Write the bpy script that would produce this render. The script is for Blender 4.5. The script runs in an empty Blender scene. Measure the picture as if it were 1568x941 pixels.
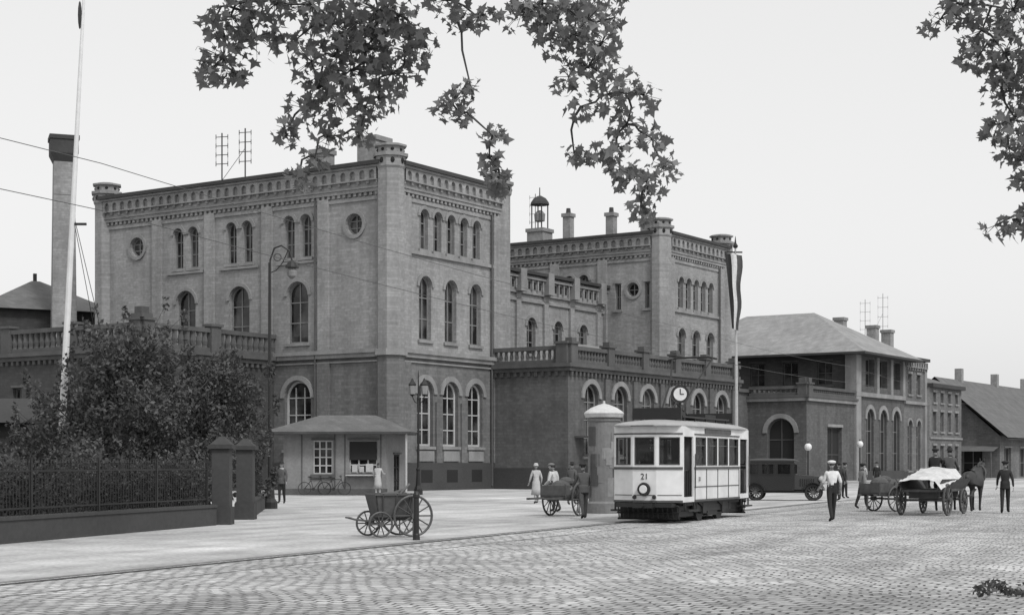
import bpy, bmesh, math, random
from mathutils import Vector, Matrix
from mathutils.geometry import tessellate_polygon
random.seed(7)
R=random.random
U=random.uniform
sc=bpy.context.scene
COL=sc.collection
cos,sin,pi,rad=math.cos,math.sin,math.pi,math.radians

# ------------------------------------------------------------------ materials
def mat(name,g,rough=.85,var=.2,scale=.5,fine=9,finevar=.12,brick=None,bump=0.0,bscale=30,metal=0,spec=.3,streak=0,island=0):
    m=bpy.data.materials.new(name);m.use_nodes=True
    nt=m.node_tree;N=nt.nodes;L=nt.links;b=N['Principled BSDF']
    b.inputs['Roughness'].default_value=rough
    b.inputs['Metallic'].default_value=metal
    b.inputs['Specular IOR Level'].default_value=spec
    tc=N.new('ShaderNodeTexCoord')
    def noise(s,det,vec=None):
        n=N.new('ShaderNodeTexNoise');n.inputs['Scale'].default_value=s;n.inputs['Detail'].default_value=det
        L.new(vec or tc.outputs['Object'],n.inputs['Vector']);return n.outputs['Fac']
    def mul(a,k,c):
        q=N.new('ShaderNodeMath');q.operation='MULTIPLY_ADD';L.new(a,q.inputs[0]);q.inputs[1].default_value=k;q.inputs[2].default_value=c;return q.outputs[0]
    def prod(a,c):
        q=N.new('ShaderNodeMath');q.operation='MULTIPLY';L.new(a,q.inputs[0]);L.new(c,q.inputs[1]);return q.outputs[0]
    v=mul(noise(scale,6),g*var*4,g*(1-var*2))
    v=prod(v,mul(noise(fine,3),finevar*4,1-finevar*2))
    if streak:
        mp=N.new('ShaderNodeMapping');mp.inputs['Scale'].default_value=(1.3,1.3,.12);L.new(tc.outputs['Object'],mp.inputs['Vector'])
        v=prod(v,mul(noise(1.2,5,mp.outputs[0]),streak*4,1-streak*2))
    if island:
        ge=N.new('ShaderNodeNewGeometry')
        v=prod(v,mul(ge.outputs['Random Per Island'],island*2,1-island))
    if brick:
        bw,bh,con=brick
        sx=N.new('ShaderNodeSeparateXYZ');L.new(tc.outputs['Object'],sx.inputs[0])
        ad=N.new('ShaderNodeMath');L.new(sx.outputs[0],ad.inputs[0]);L.new(sx.outputs[1],ad.inputs[1])
        cx=N.new('ShaderNodeCombineXYZ');L.new(ad.outputs[0],cx.inputs[0]);L.new(sx.outputs[2],cx.inputs[1])
        bt=N.new('ShaderNodeTexBrick');L.new(cx.outputs[0],bt.inputs['Vector'])
        bt.inputs['Scale'].default_value=1;bt.inputs['Brick Width'].default_value=bw;bt.inputs['Row Height'].default_value=bh
        bt.inputs['Mortar Size'].default_value=bh*.12
        bt.inputs['Color1'].default_value=(1,1,1,1);c=1-con;bt.inputs['Color2'].default_value=(c,c,c,1)
        c=1-con*.8;bt.inputs['Mortar'].default_value=(c,c,c,1)
        q=N.new('ShaderNodeRGBToBW');L.new(bt.outputs['Color'],q.inputs[0])
        v=prod(v,q.outputs[0])
    L.new(v,b.inputs['Base Color'])
    if bump:
        bp=N.new('ShaderNodeBump');bp.inputs['Strength'].default_value=bump;bp.inputs['Distance'].default_value=.02
        L.new(noise(bscale,3),bp.inputs['Height']);L.new(bp.outputs[0],b.inputs['Normal'])
    return m

M={}
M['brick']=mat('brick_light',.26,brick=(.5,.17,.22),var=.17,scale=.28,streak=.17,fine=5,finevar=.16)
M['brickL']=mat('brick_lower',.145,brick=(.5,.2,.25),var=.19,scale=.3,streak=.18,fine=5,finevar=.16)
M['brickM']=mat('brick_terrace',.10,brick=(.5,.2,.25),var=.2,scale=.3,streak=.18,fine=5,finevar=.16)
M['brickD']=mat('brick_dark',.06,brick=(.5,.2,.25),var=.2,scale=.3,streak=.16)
M['trim']=mat('stone_trim',.21,var=.2,scale=.7,streak=.16)
M['trimD']=mat('stone_trim_dark',.08,var=.2,scale=.7,streak=.16)
M['plinth']=mat('plinth_stone',.05,var=.15)
M['frame']=mat('window_frame',.36,var=.1)
M['frameS']=mat('window_frame_weathered',.17,var=.14)
M['roofD']=mat('roof_dark',.045,var=.2)
M['slate']=mat('slate_roof',.25,brick=(.5,.35,.18),var=.15,streak=.16)
M['slateD']=mat('slate_roof_dark',.12,brick=(.5,.35,.2),var=.15,streak=.14)
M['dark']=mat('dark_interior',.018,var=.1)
M['black']=mat('black_iron',.02,rough=.5,var=.2)
M['iron']=mat('iron_grey',.07,rough=.5)
M['ironF']=mat('iron_hazed',.16,rough=.6)  # paler iron for distant masts, air haze put into the colour
M['white']=mat('white_paint',.6,rough=.45,var=.09,scale=1.5,fine=5,finevar=.06,spec=.4,streak=.08)
M['cream']=mat('roof_canvas',.3,rough=.7,var=.1,scale=1.5,finevar=.05,spec=.3,streak=.06)
M['wood']=mat('weathered_wood',.08,var=.25,scale=3)
M['woodL']=mat('light_wood',.22,var=.2,scale=3)
M['carp']=mat('car_paint',.015,rough=.2,var=.1,spec=.6)
M['tyre']=mat('tyre',.025)
M['kioskw']=mat('kiosk_boards',.18,var=.15,scale=1,streak=.15)
M['tarp']=mat('tarp',.48,var=.16,scale=3)
M['skin']=mat('skin',.3,var=.05)
M['hair']=mat('hair',.04)
M['shirt']=mat('shirt_white',.55,var=.08,scale=4,bump=.3)
M['suit']=mat('suit_grey',.075,var=.12,scale=4,bump=.3)
M['suitL']=mat('suit_light',.17,var=.12,scale=4,bump=.3)
M['cloth']=mat('cloth_black',.022,var=.12,scale=4,bump=.3)
M['dress']=mat('dress_light',.36,var=.1,scale=5,bump=.3)
M['horse']=mat('horse_coat',.028,rough=.55,var=.2,scale=3)
M['bark']=mat('bark',.06,var=.3,scale=4,bump=.6)

def glassmat(name,see,lo=.008,hi=.08):
    m=bpy.data.materials.new(name);m.use_nodes=True;nt=m.node_tree;N=nt.nodes;L=nt.links
    b=N['Principled BSDF'];b.inputs['Roughness'].default_value=.1;b.inputs['Specular IOR Level'].default_value=.35
    tc=N.new('ShaderNodeTexCoord');n=N.new('ShaderNodeTexNoise');n.inputs['Scale'].default_value=.8;n.inputs['Detail'].default_value=3
    L.new(tc.outputs['Object'],n.inputs['Vector'])
    r=N.new('ShaderNodeMapRange');r.inputs[1].default_value=.4;r.inputs[2].default_value=.72;r.inputs[3].default_value=lo;r.inputs[4].default_value=hi
    L.new(n.outputs['Fac'],r.inputs[0]);L.new(r.outputs[0],b.inputs['Base Color'])
    bp=N.new('ShaderNodeBump');bp.inputs['Strength'].default_value=.25;bp.inputs['Distance'].default_value=.1
    n2=N.new('ShaderNodeTexNoise');n2.inputs['Scale'].default_value=1.5;L.new(tc.outputs['Object'],n2.inputs['Vector'])
    L.new(n2.outputs['Fac'],bp.inputs['Height']);L.new(bp.outputs[0],b.inputs['Normal'])
    if see:
        t=N.new('ShaderNodeBsdfTransparent');t.inputs[0].default_value=(.8,.8,.8,1)
        mx=N.new('ShaderNodeMixShader');mx.inputs[0].default_value=.55
        L.new(b.outputs[0],mx.inputs[1]);L.new(t.outputs[0],mx.inputs[2]);L.new(mx.outputs[0],N['Material Output'].inputs[0])
    return m
M['glass']=glassmat('window_glass',False)
M['glassT']=glassmat('tram_glass',True)

def leafmat(name,g,tr=.35,cs=1.6):
    m=mat(name,g,rough=.6,var=.32,scale=cs,finevar=.1,island=.5,spec=.25)
    nt=m.node_tree;N=nt.nodes;L=nt.links;b=N['Principled BSDF']
    t=N.new('ShaderNodeBsdfTranslucent');t.inputs[0].default_value=(g*1.8,g*1.8,g*1.8,1)
    mx=N.new('ShaderNodeMixShader');mx.inputs[0].default_value=tr
    L.new(b.outputs[0],mx.inputs[1]);L.new(t.outputs[0],mx.inputs[2]);L.new(mx.outputs[0],N['Material Output'].inputs[0])
    return m
M['leafN']=leafmat('plane_leaves',.14,.38,3)
M['leafD']=leafmat('shrub_leaves',.07,.2,.9)
M['leafH']=leafmat('hedge_leaves',.032,.12,.8)

def groundmat(name,g,cobble):
    m=bpy.data.materials.new(name);m.use_nodes=True;nt=m.node_tree;N=nt.nodes;L=nt.links
    b=N['Principled BSDF'];b.inputs['Roughness'].default_value=.9;b.inputs['Specular IOR Level'].default_value=.25
    tc=N.new('ShaderNodeTexCoord')
    def noise(s,d,vec=tc.outputs['Object']):
        n=N.new('ShaderNodeTexNoise');n.inputs['Scale'].default_value=s;n.inputs['Detail'].default_value=d;L.new(vec,n.inputs['Vector']);return n
    def mul(a,k,c):
        q=N.new('ShaderNodeMath');q.operation='MULTIPLY_ADD';L.new(a,q.inputs[0]);q.inputs[1].default_value=k;q.inputs[2].default_value=c;return q.outputs[0]
    def prod(a,c,op='MULTIPLY'):
        q=N.new('ShaderNodeMath');q.operation=op;L.new(a,q.inputs[0]);L.new(c,q.inputs[1]);return q.outputs[0]
    v=mul(noise(.12,6).outputs[0],g*1.2,g*.4)
    v=prod(v,mul(noise(.7,6).outputs[0],1.0,.5))
    v=prod(v,mul(noise(9,5).outputs[0],1.0,.5))
    mp=N.new('ShaderNodeMapping');mp.inputs['Rotation'].default_value=(0,0,rad(24.2));L.new(tc.outputs['Object'],mp.inputs['Vector'])
    mp2=N.new('ShaderNodeMapping');mp2.inputs['Scale'].default_value=(1,.05,1);L.new(mp.outputs[0],mp2.inputs['Vector'])
    v=prod(v,mul(noise(1.0,5,mp2.outputs[0]).outputs[0],1.0,.5))
    bp=N.new('ShaderNodeBump')
    if cobble:
        dn=noise(.35,3,mp.outputs[0])
        vm=N.new('ShaderNodeVectorMath');vm.operation='MULTIPLY_ADD';L.new(dn.outputs['Color'],vm.inputs[0]);vm.inputs[1].default_value=(.9,.9,0);L.new(mp.outputs[0],vm.inputs[2])
        dn2=noise(4,2,mp.outputs[0])
        vm2=N.new('ShaderNodeVectorMath');vm2.operation='MULTIPLY_ADD';L.new(dn2.outputs['Color'],vm2.inputs[0]);vm2.inputs[1].default_value=(.07,.07,0);L.new(vm.outputs[0],vm2.inputs[2])
        bt=N.new('ShaderNodeTexBrick');L.new(vm2.outputs[0],bt.inputs['Vector'])
        bt.inputs['Scale'].default_value=1;bt.inputs['Brick Width'].default_value=.25;bt.inputs['Row Height'].default_value=.21
        bt.inputs['Mortar Size'].default_value=.026;bt.inputs['Mortar Smooth'].default_value=.7;bt.inputs['Bias'].default_value=0
        bt.inputs['Color1'].default_value=(1.18,1.18,1.18,1);bt.inputs['Color2'].default_value=(.74,.74,.74,1);bt.inputs['Mortar'].default_value=(.25,.25,.25,1)
        q=N.new('ShaderNodeRGBToBW');L.new(bt.outputs['Color'],q.inputs[0]);v=prod(v,q.outputs[0])
        h=mul(bt.outputs['Fac'],-1,1)
        h=prod(h,mul(noise(9,2).outputs[0],.9,0),'ADD')
        L.new(h,bp.inputs['Height']);bp.inputs['Strength'].default_value=.7;bp.inputs['Distance'].default_value=.035
    else:
        L.new(noise(18,5).outputs[0],bp.inputs['Height']);bp.inputs['Strength'].default_value=.6;bp.inputs['Distance'].default_value=.03
    L.new(bp.outputs[0],b.inputs['Normal']);L.new(v,b.inputs['Base Color'])
    return m
M['pave']=groundmat('forecourt_paving',.38,False)
M['cobble']=groundmat('cobblestones',.41,True)
M['kerb']=mat('kerb_stone',.28,brick=(1.0,.4,.1))
M['soil']=mat('garden_soil',.04)
M['rail']=mat('rail_groove',.02,rough=.6)
M['railL']=mat('rail_worn',.19,rough=.5)

# ------------------------------------------------------------------ geometry
class G:
    def __init__(s): s.v=[];s.f=[];s.m=[]
    def add(s,vs,fs,m=0):
        o=len(s.v);s.v+=[tuple(p) for p in vs];s.f+=[tuple(i+o for i in f) for f in fs];s.m+=[m]*len(fs)
    def hexa(s,p,m=0):
        s.add(p,[(0,3,2,1),(4,5,6,7),(0,1,5,4),(1,2,6,5),(2,3,7,6),(3,0,4,7)],m)
    def box(s,x0,x1,y0,y1,z0,z1,m=0):
        s.hexa([(x0,y0,z0),(x1,y0,z0),(x1,y1,z0),(x0,y1,z0),(x0,y0,z1),(x1,y0,z1),(x1,y1,z1),(x0,y1,z1)],m)
    def frust(s,x0,x1,y0,y1,z0,X0,X1,Y0,Y1,z1,m=0):
        s.hexa([(x0,y0,z0),(x1,y0,z0),(x1,y1,z0),(x0,y1,z0),(X0,Y0,z1),(X1,Y0,z1),(X1,Y1,z1),(X0,Y1,z1)],m)
    def tube(s,pts,r,n=6,m=0,closed=False,cap=True):
        pts=[Vector(p) for p in pts];k=len(pts)
        if not hasattr(r,'__len__'): r=[r]*k
        vs=[];up=None
        for i,p in enumerate(pts):
            if closed: t=pts[(i+1)%k]-pts[i-1]
            else: t=pts[min(i+1,k-1)]-pts[max(i-1,0)]
            t.normalize()
            if up is None:
                up=Vector((0,0,1)) if abs(t.z)<.9 else Vector((1,0,0))
            a=t.cross(up)
            if a.length<1e-4: a=t.cross(Vector((.3,1,.2)))
            a.normalize();b=a.cross(t);b.normalize();up=b
            for j in range(n):
                q=2*pi*j/n;vs.append(p+(a*cos(q)+b*sin(q))*r[i])
        fs=[]
        for i in range(k if closed else k-1):
            for j in range(n):
                A=i*n+j;B=i*n+(j+1)%n;C=((i+1)%k)*n+(j+1)%n;D=((i+1)%k)*n+j;fs.append((A,B,C,D))
        if cap and not closed: fs+= [tuple(range(n-1,-1,-1)),tuple((k-1)*n+j for j in range(n))]
        s.add(vs,fs,m)
    def lathe(s,prof,c=(0,0,0),n=16,m=0,mx=None,ph=0):
        vs=[]
        for r,z in prof:
            for j in range(n):
                q=2*pi*j/n+ph;p=Vector((r*cos(q),r*sin(q),z))
                if mx: p=mx@p
                vs.append(p+Vector(c))
        fs=[]
        for i in range(len(prof)-1):
            for j in range(n): fs.append((i*n+j,i*n+(j+1)%n,(i+1)*n+(j+1)%n,(i+1)*n+j))
        fs+=[tuple(range(n-1,-1,-1)),tuple((len(prof)-1)*n+j for j in range(n))]
        s.add(vs,fs,m)
    def ell(s,c,r,m=0,n=12,k=8,mx=None):
        prof=[(sin(pi*i/k),-cos(pi*i/k)) for i in range(k+1)]
        prof[0]=(.001,-1);prof[-1]=(.001,1)
        S=Matrix.Diagonal(Vector(r));
        if mx: S=mx@S
        s.lathe(prof,c,n,m,S)
    def wheel(s,c,Rr,ax='y',sp=12,m=0,t=.035,hub=.09,mt=None):
        c=Vector(c);E=[Vector((1,0,0)),Vector((0,0,1)),Vector((0,1,0))] if ax=='y' else [Vector((0,1,0)),Vector((0,0,1)),Vector((1,0,0))]
        s.tube([c+E[0]*Rr*cos(2*pi*i/28)+E[1]*Rr*sin(2*pi*i/28) for i in range(28)],t,6,mt if mt is not None else m,closed=True)
        for i in range(sp):
            q=2*pi*i/sp;s.tube([c+(E[0]*cos(q)+E[1]*sin(q))*hub*.5,c+(E[0]*cos(q)+E[1]*sin(q))*Rr],t*.55,4,m,cap=False)
        s.tube([c-E[2]*hub*1.2,c+E[2]*hub*1.2],hub,10,m)
    def xf(s,Mx,start=0):
        for i in range(start,len(s.v)): s.v[i]=tuple(Mx@Vector(s.v[i]))
    def obj(s,name,mats,parent=None,smooth=False,loc=(0,0,0),rz=0):
        me=bpy.data.meshes.new(name);me.from_pydata(s.v,[],s.f)
        if not isinstance(mats,(list,tuple)): mats=[mats]
        for x in mats: me.materials.append(x)
        me.polygons.foreach_set('material_index',[min(i,len(mats)-1) for i in s.m])
        if smooth: me.polygons.foreach_set('use_smooth',[True]*len(s.f))
        me.update()
        bm=bmesh.new();bm.from_mesh(me);bmesh.ops.recalc_face_normals(bm,faces=bm.faces);bm.to_mesh(me);bm.free()
        o=bpy.data.objects.new(name,me);COL.objects.link(o);o.location=loc;o.rotation_euler=(0,0,rz)
        if parent: o.parent=parent
        return o
    def split(s,parent,defs):
        for k,(nm,mt) in defs.items():
            g=G();mp={}
            for f,mi in zip(s.f,s.m):
                if mi==k:
                    ff=[]
                    for i in f:
                        if i not in mp: mp[i]=len(g.v);g.v.append(s.v[i])
                        ff.append(mp[i])
                    g.f.append(tuple(ff));g.m.append(0)
            if g.f: g.obj(nm,mt,parent)
def empty(name,loc=(0,0,0),rz=0):
    e=bpy.data.objects.new(name,None);COL.objects.link(e);e.location=loc;e.rotation_euler=(0,0,rz);return e

def seg(p0,p1,side=1):
    p0=Vector(p0);d=(Vector(p1)-p0);L=d.length;d.normalize();n=Vector((d.y,-d.x))*side
    return (lambda a,z,q:(p0.x+d.x*a+n.x*q,p0.y+d.y*a+n.y*q,z)),L
def tbox(g,T,a0,a1,z0,z1,d0,d1,m=0):
    g.hexa([T(a0,z0,d0),T(a1,z0,d0),T(a1,z0,d1),T(a0,z0,d1),T(a0,z1,d0),T(a1,z1,d0),T(a1,z1,d1),T(a0,z1,d1)],m)
def outl(o,n=10):
    k,c,w,z0,z1=o[:5];h=w/2
    if k=='rect': return [(c-h,z0),(c+h,z0),(c+h,z1),(c-h,z1)]
    if k=='arch': return [(c-h,z0),(c+h,z0)]+[(c+h*cos(pi*i/n),z1-h+h*sin(pi*i/n)) for i in range(n+1)]
    zc=(z0+z1)/2;return [(c+h*cos(2*pi*i/16),zc+h*sin(2*pi*i/16)) for i in range(16)]
def facade(g,T,a0,a1,z0,z1,ops,d=0,depth=.32,wall=0,trim=1,glass=2,frame=3,hood=.22,bars=(1,2),fw=.09,n=10,gl=True,sill=True):
    loops=[[(a0,z0),(a1,z0),(a1,z1),(a0,z1)]]+[outl(o,n) for o in ops]
    tri=tessellate_polygon([[Vector((x,z,0)) for x,z in l] for l in loops])
    flat=[p for l in loops for p in l]
    g.add([T(a,z,d) for a,z in flat],[tuple(t) for t in tri],wall)
    for o,l in zip(ops,loops[1:]):
        k=len(l)
        vs=[T(a,z,d) for a,z in l]+[T(a,z,d-depth) for a,z in l]
        g.add(vs,[(i,(i+1)%k,(i+1)%k+k,i+k) for i in range(k)],wall)
        if gl is False:
            g.add([T(a,z,d-depth) for a,z in l],[tuple(range(k))],glass);continue
        c,w,zb,zt=o[1:5];zc=(zb+zt)/2
        g.add([T(a,z,d-depth+.01) for a,z in l],[tuple(range(k))],glass)
        sx=(w-2*fw)/w;sz=(zt-zb-2*fw)/(zt-zb)
        ins=[(c+(a-c)*sx,zc+(z-zc)*sz) for a,z in l]
        g.add([T(a,z,d-depth+.07) for a,z in l]+[T(a,z,d-depth+.07) for a,z in ins]+[T(a,z,d-depth+.01) for a,z in ins],
              [(i,(i+1)%k,(i+1)%k+k,i+k) for i in range(k)]+[(i+k,(i+1)%k+k,(i+1)%k+2*k,i+2*k) for i in range(k)],frame)
        nb,nh=bars
        for i in range(nb):
            a=c-w/2+w*(i+1)/(nb+1);top=zt-.05 if nb==1 or o[0]=='rect' else zt-w*.2
            tbox(g,T,a-.04,a+.04,zb+.04,top,d-depth+.015,d-depth+.062,frame)
        for i in range(nh):
            z=zb+(zt-zb)*(i+1)/(nh+1)
            tbox(g,T,c-w/2+.04,c+w/2-.04,z-.035,z+.035,d-depth+.012,d-depth+.056,frame)
        if hood:
            e=.1
            if o[0]=='arch' or o[0]=='round':
                if o[0]=='arch':
                    an=[pi*i/12 for i in range(13)];cz=zt-w/2
                else: an=[2*pi*i/16 for i in range(17)];cz=zc
                r0=w/2+.03;r1=w/2+.03+hood;vs=[];fs=[]
                for q in an:
                    vs+=[T(c+r0*cos(q),cz+r0*sin(q),d+e),T(c+r1*cos(q),cz+r1*sin(q),d+e),T(c+r1*cos(q),cz+r1*sin(q),d-.02),T(c+r0*cos(q),cz+r0*sin(q),d-.02)]
                for i in range(len(an)-1):
                    A=i*4;B=A+4
                    for j in range(4): fs.append((A+j,A+(j+1)%4,B+(j+1)%4,B+j))
                g.add(vs,fs,trim)
            else: tbox(g,T,c-w/2-.1,c+w/2+.1,zt+.03,zt+.03+hood,d-.02,d+e,trim)
            if sill and o[0]!='round': tbox(g,T,c-w/2-.15,c+w/2+.15,zb-.2,zb-.02,d-.05,d+.14,trim)
def arcade(g,T,a0,a1,z0,z1,d0,d1,w,wall=0,leg=.3):
    n=max(1,int((a1-a0)/(w*1.75)));p=(a1-a0)/n
    ops=[('arch',a0+p*(i+.5),w,z0+.05,z1-.12) for i in range(n)]
    facade(g,T,a0,a1,z0,z1,ops,d=d1,depth=d1-d0-.02,wall=wall,glass=wall,gl=False,n=6,hood=0)
    tbox(g,T,a0,a1,z0-.04,z0,d0,d1+.02,wall)
    for i in range(n+1):
        a=a0+p*i;tbox(g,T,max(a0,a-.1),min(a1,a+.1),z0-leg,z0-.04,d0,d1-.07,wall)
def dent(g,T,a0,a1,z0,z1,d0,d1,sp,w,m):
    n=int((a1-a0)/sp)
    for i in range(n):
        a=a0+(i+.5)*(a1-a0)/n;tbox(g,T,a-w/2,a+w/2,z0,z1,d0,d1,m)
def balus(g,T,a0,a1,z0,z1,m=0,sp=.5,posts=(),r=.11,cap=.3):
    tbox(g,T,a0,a1,z0,z0+.25,-.17,.17,m);tbox(g,T,a0,a1,z1-.26,z1,-.2,.2,m)
    n=int((a1-a0)/sp);h=z1-z0-.51
    prof=[(.95,0),(.75,.12),(1,.4),(.7,.75),(.75,.88),(1,1)]
    for i in range(n):
        a=a0+(i+.5)*(a1-a0)/n
        if any(abs(a-p)<.5 for p in posts): continue
        vs=[];K=6
        for rr,t in prof:
            for j in range(K):
                q=2*pi*j/K;vs.append(T(a+r*rr*cos(q),z0+.25+h*t,r*rr*sin(q)))
        g.add(vs,[(i2*K+j,i2*K+(j+1)%K,(i2+1)*K+(j+1)%K,(i2+1)*K+j) for i2 in range(len(prof)-1) for j in range(K)],m)
    for p in posts:
        tbox(g,T,p-.42,p+.42,z0+.005,z1+.12,-.3,.3,m);tbox(g,T,p-.52,p+.52,z1+.12,z1+.27,-.4,.4,m)
        if cap: 
            tbox(g,T,p-.3,p+.3,z1+.27,z1+.27+cap,-.25,.25,m)
BD={0:('walls',M['brick']),1:('stone_trim',M['trim']),2:('windows',M['glass']),3:('window_frames',M['frameS']),4:('roof',M['roofD']),5:('openings',M['dark']),
    6:('lower_walls',M['brickL']),7:('plinth',M['plinth']),8:('dark_walls',M['brickD']),9:('balustrade',M['trimD']),10:('slate_roof',M['slate']),11:('slate_roof_dark',M['slateD']),
    12:('ground_floor_frames',M['frame']),13:('terrace_walls',M['brickM'])}

# ------------------------------------------------------------------ station
C0=(-7.37,97.0,0);TH=math.atan2(.836,.549)
def LW(x,y):
    return (C0[0]+.549*x-.836*y, C0[1]+.836*x+.549*y)
station=empty('railway_station',C0,TH)
g=G()
def turret(g,x,y,zt,r=.88,low=6):
    ph=pi/8
    g.lathe([(r+.12,0),(r+.12,1.75),(r+.02,1.8),(r+.02,8.35)],(x,y,0),8,low,ph=ph)
    g.lathe([(r+.2,8.35),(r+.2,8.75)],(x,y,0),8,1,ph=ph)
    g.lathe([(r,8.75),(r,zt-1.5),(r+.1,zt-1.35),(r+.1,zt-.75)],(x,y,0),8,0,ph=ph)
    g.lathe([(r+.24,zt-.75),(r+.24,zt-.55),(r-.02,zt-.5),(r-.02,zt-.18),(r+.15,zt-.12),(r+.15,zt),(r-.3,zt+.1),(.05,zt+.15)],(x,y,0),8,1,ph=ph)
    for k in range(8):
        q=k*pi/4
        g.ell((x+(r+.06)*.93*cos(q),y+(r+.06)*.93*sin(q),zt-1.02),(.15,.15,.2),5,6,4)  # dark beads painted in as the round shadows of the corbels
        g.ell((x+(r-.06)*.93*cos(q),y+(r-.06)*.93*sin(q),zt-.33),(.13,.13,.11),5,6,4)
def block(x0,W,Dp,dz,full):
    TR=lambda a,z,d:(x0+a,-d,z)
    TL=lambda a,z,d:(x0-d,a,z)
    sw=W/12.7
    cs=[3.43*sw,6.2*sw,9.0*sw]
    zb=8.55
    ops=[('arch',c,1.7,2.8,6.95) for c in cs]
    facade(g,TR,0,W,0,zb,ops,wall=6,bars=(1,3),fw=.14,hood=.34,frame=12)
    ops=[('arch',c,1.3,9.5+dz*.3,13.5+dz) for c in cs]+[('arch',6.2*sw+(i-2)*1.45*sw,.88,15.2+dz,17.7+dz) for i in range(5)]
    facade(g,TR,0,W,zb,20.2,ops,bars=(1,2))
    tbox(g,TR,1.2,W-1.5,14.78+dz,15.0+dz,-.02,.16,1)
    for c in cs: tbox(g,TR,c-.85,c+.85,1.85,2.5,-.02,.1,1); tbox(g,TR,c-.6,c+.6,.5,1.3,.1,.15,5)
    for c in [ (cs[0]+cs[1])/2,(cs[1]+cs[2])/2]: tbox(g,TR,c-.3,c+.3,1.75,5.6,-.02,.12,6)
    # rain-water pipe
    px=W-1.95;g.tube([(x0+px,-.16,.2),(x0+px,-.16,18.4)],.07,6,9)
    if full:
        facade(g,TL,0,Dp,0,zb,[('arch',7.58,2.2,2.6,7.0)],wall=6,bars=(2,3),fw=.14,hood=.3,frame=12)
        ops=[('arch',c,1.75,9.4,13.3) for c in (7.58,12.6,17.46)]
        for c in (7.58,12.6,17.46): ops+=[('arch',c-.7,.88,14.85,17.55),('arch',c+.7,.88,14.85,17.55)]
        ops+=[('round',2.93,1.3,15.95,17.25),('round',22.1,1.3,15.95,17.25)]
        facade(g,TL,0,Dp,zb,20.2,ops,bars=(1,2))
        for c in (7.58,12.6,17.46): tbox(g,TL,c-1.7,c+1.7,14.45,14.62,-.02,.12,1)
        g.tube([(x0-.18,6.0,.2),(x0-.18,6.0,18.3)],.06,6,9)
        pil=[5.36,10.1,15.2,20.1]
    else:
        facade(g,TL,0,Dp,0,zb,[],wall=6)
        facade(g,TL,0,Dp,zb,20.2,[('rect',1.35,.55,14.2,16.3),('rect',4.1,.55,14.2,16.3),('round',2.7,1.1,15.2,16.3)]+[('arch',c+k,.88,14.85,17.2) for c in (8,12.6,17.46) for k in (-.7,.7)],bars=(1,1))
        pil=[5.5,10.1,15.2,20.1]
    g.add([(x0+W,0,0),(x0+W,Dp,0),(x0+W,Dp,20.2),(x0+W,0,20.2)],[(0,1,2,3)],0)
    g.add([(x0,Dp,0),(x0+W,Dp,0),(x0+W,Dp,20.2),(x0,Dp,20.2)],[(0,1,2,3)],0)
    for T,Lh,s0,s1 in ((TR,W,.9,W-.9),(TL,Dp,.9,Dp-.9)):
        tbox(g,T,s0,s1,0,1.75,-.02,.14,7)
        tbox(g,T,s0,s1,8.3,8.55,-.02,.22,1);tbox(g,T,s0,s1,8.56,8.8,-.02,.34,1);tbox(g,T,s0,s1,8.0,8.1,-.02,.12,1)
        tbox(g,T,s0,s1,18.5,20.15,-.02,.2,0)
        dent(g,T,s0,s1,18.3,18.495,-.02,.15,.42,.2,0)
        arcade(g,T,s0,s1,19.2,19.93,.2,.4,.42,leg=.22)
        tbox(g,T,s0,s1,18.72,18.84,.2,.27,1)
        tbox(g,T,s0-.3,s1+.3,19.94,20.08,-.02,.5,1)
        tbox(g,T,s0-.3,s1+.3,20.085,20.32,-.3,.64,4)
    for a in (.9,W-1.75): tbox(g,TR,a,a+.85,8.8,18.3,-.02,.2,0);
    for a in (.9,W-1.75): tbox(g,TR,a,a+.85,1.75,8.0,-.02,.18,6)
    tbox(g,TR,1.75,W-1.75,18.0,18.24,-.02,.08,0)
    for a in pil:
        tbox(g,TL,a-.42,a+.42,8.8,18.3,-.02,.2,0);tbox(g,TL,a-.48,a+.48,1.75,8.0,-.02,.2,6)
    pe=[.9]+[q for a in pil for q in (a-.42,a+.42)]+[Dp-.9]
    for i in range(0,len(pe),2): tbox(g,TL,pe[i],pe[i+1],18.0,18.24,-.02,.08,0)
    for x,y in ((x0+.42,.42),(x0+W-.42,.42),(x0+.42,Dp-.42),(x0+W-.42,Dp-.42)): turret(g,x,y,21.3)
    g.frust(x0-.1,x0+W,-.1,Dp,20.15,x0+4,x0+W-4,5,Dp-5,20.75,4)
block(0,12.7,26,0,True)
block(35.4,12.0,26,-.8,False)
for x,y,w,z in ((1.9,2.9,1.5,22.3),(2.0,7.2,1.1,22.0),(37,1.9,1.3,21.6),(38,6.2,.7,22.6),(38,10.4,.7,22.9),(38.5,13.6,1.6,21.9)):
    g.box(x-w/2,x+w/2,y-w/2,y+w/2,20.2,z-.3,0);g.box(x-w/2-.1,x+w/2+.1,y-w/2-.1,y+w/2+.1,z-.3,z,1)
    if w<1: g.lathe([(.22,z),(.18,z+.45)],(x,y,0),8,4)
for sx in (-.5,.5):
    for sy in (-.5,.5): g.tube([(38.5+sx,13.6+sy,21.9),(38.5+sx,13.6+sy,24.0)],.06,5,4)
g.lathe([(.45,22.6),(.5,23.2),(.2,23.5)],(38.5,13.6,0),10,1)
g.lathe([(.85,24.0),(.8,24.2),(.55,24.55),(.2,24.75),(.05,24.8),(.04,25.5)],(38.5,13.6,0),10,4)
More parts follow.
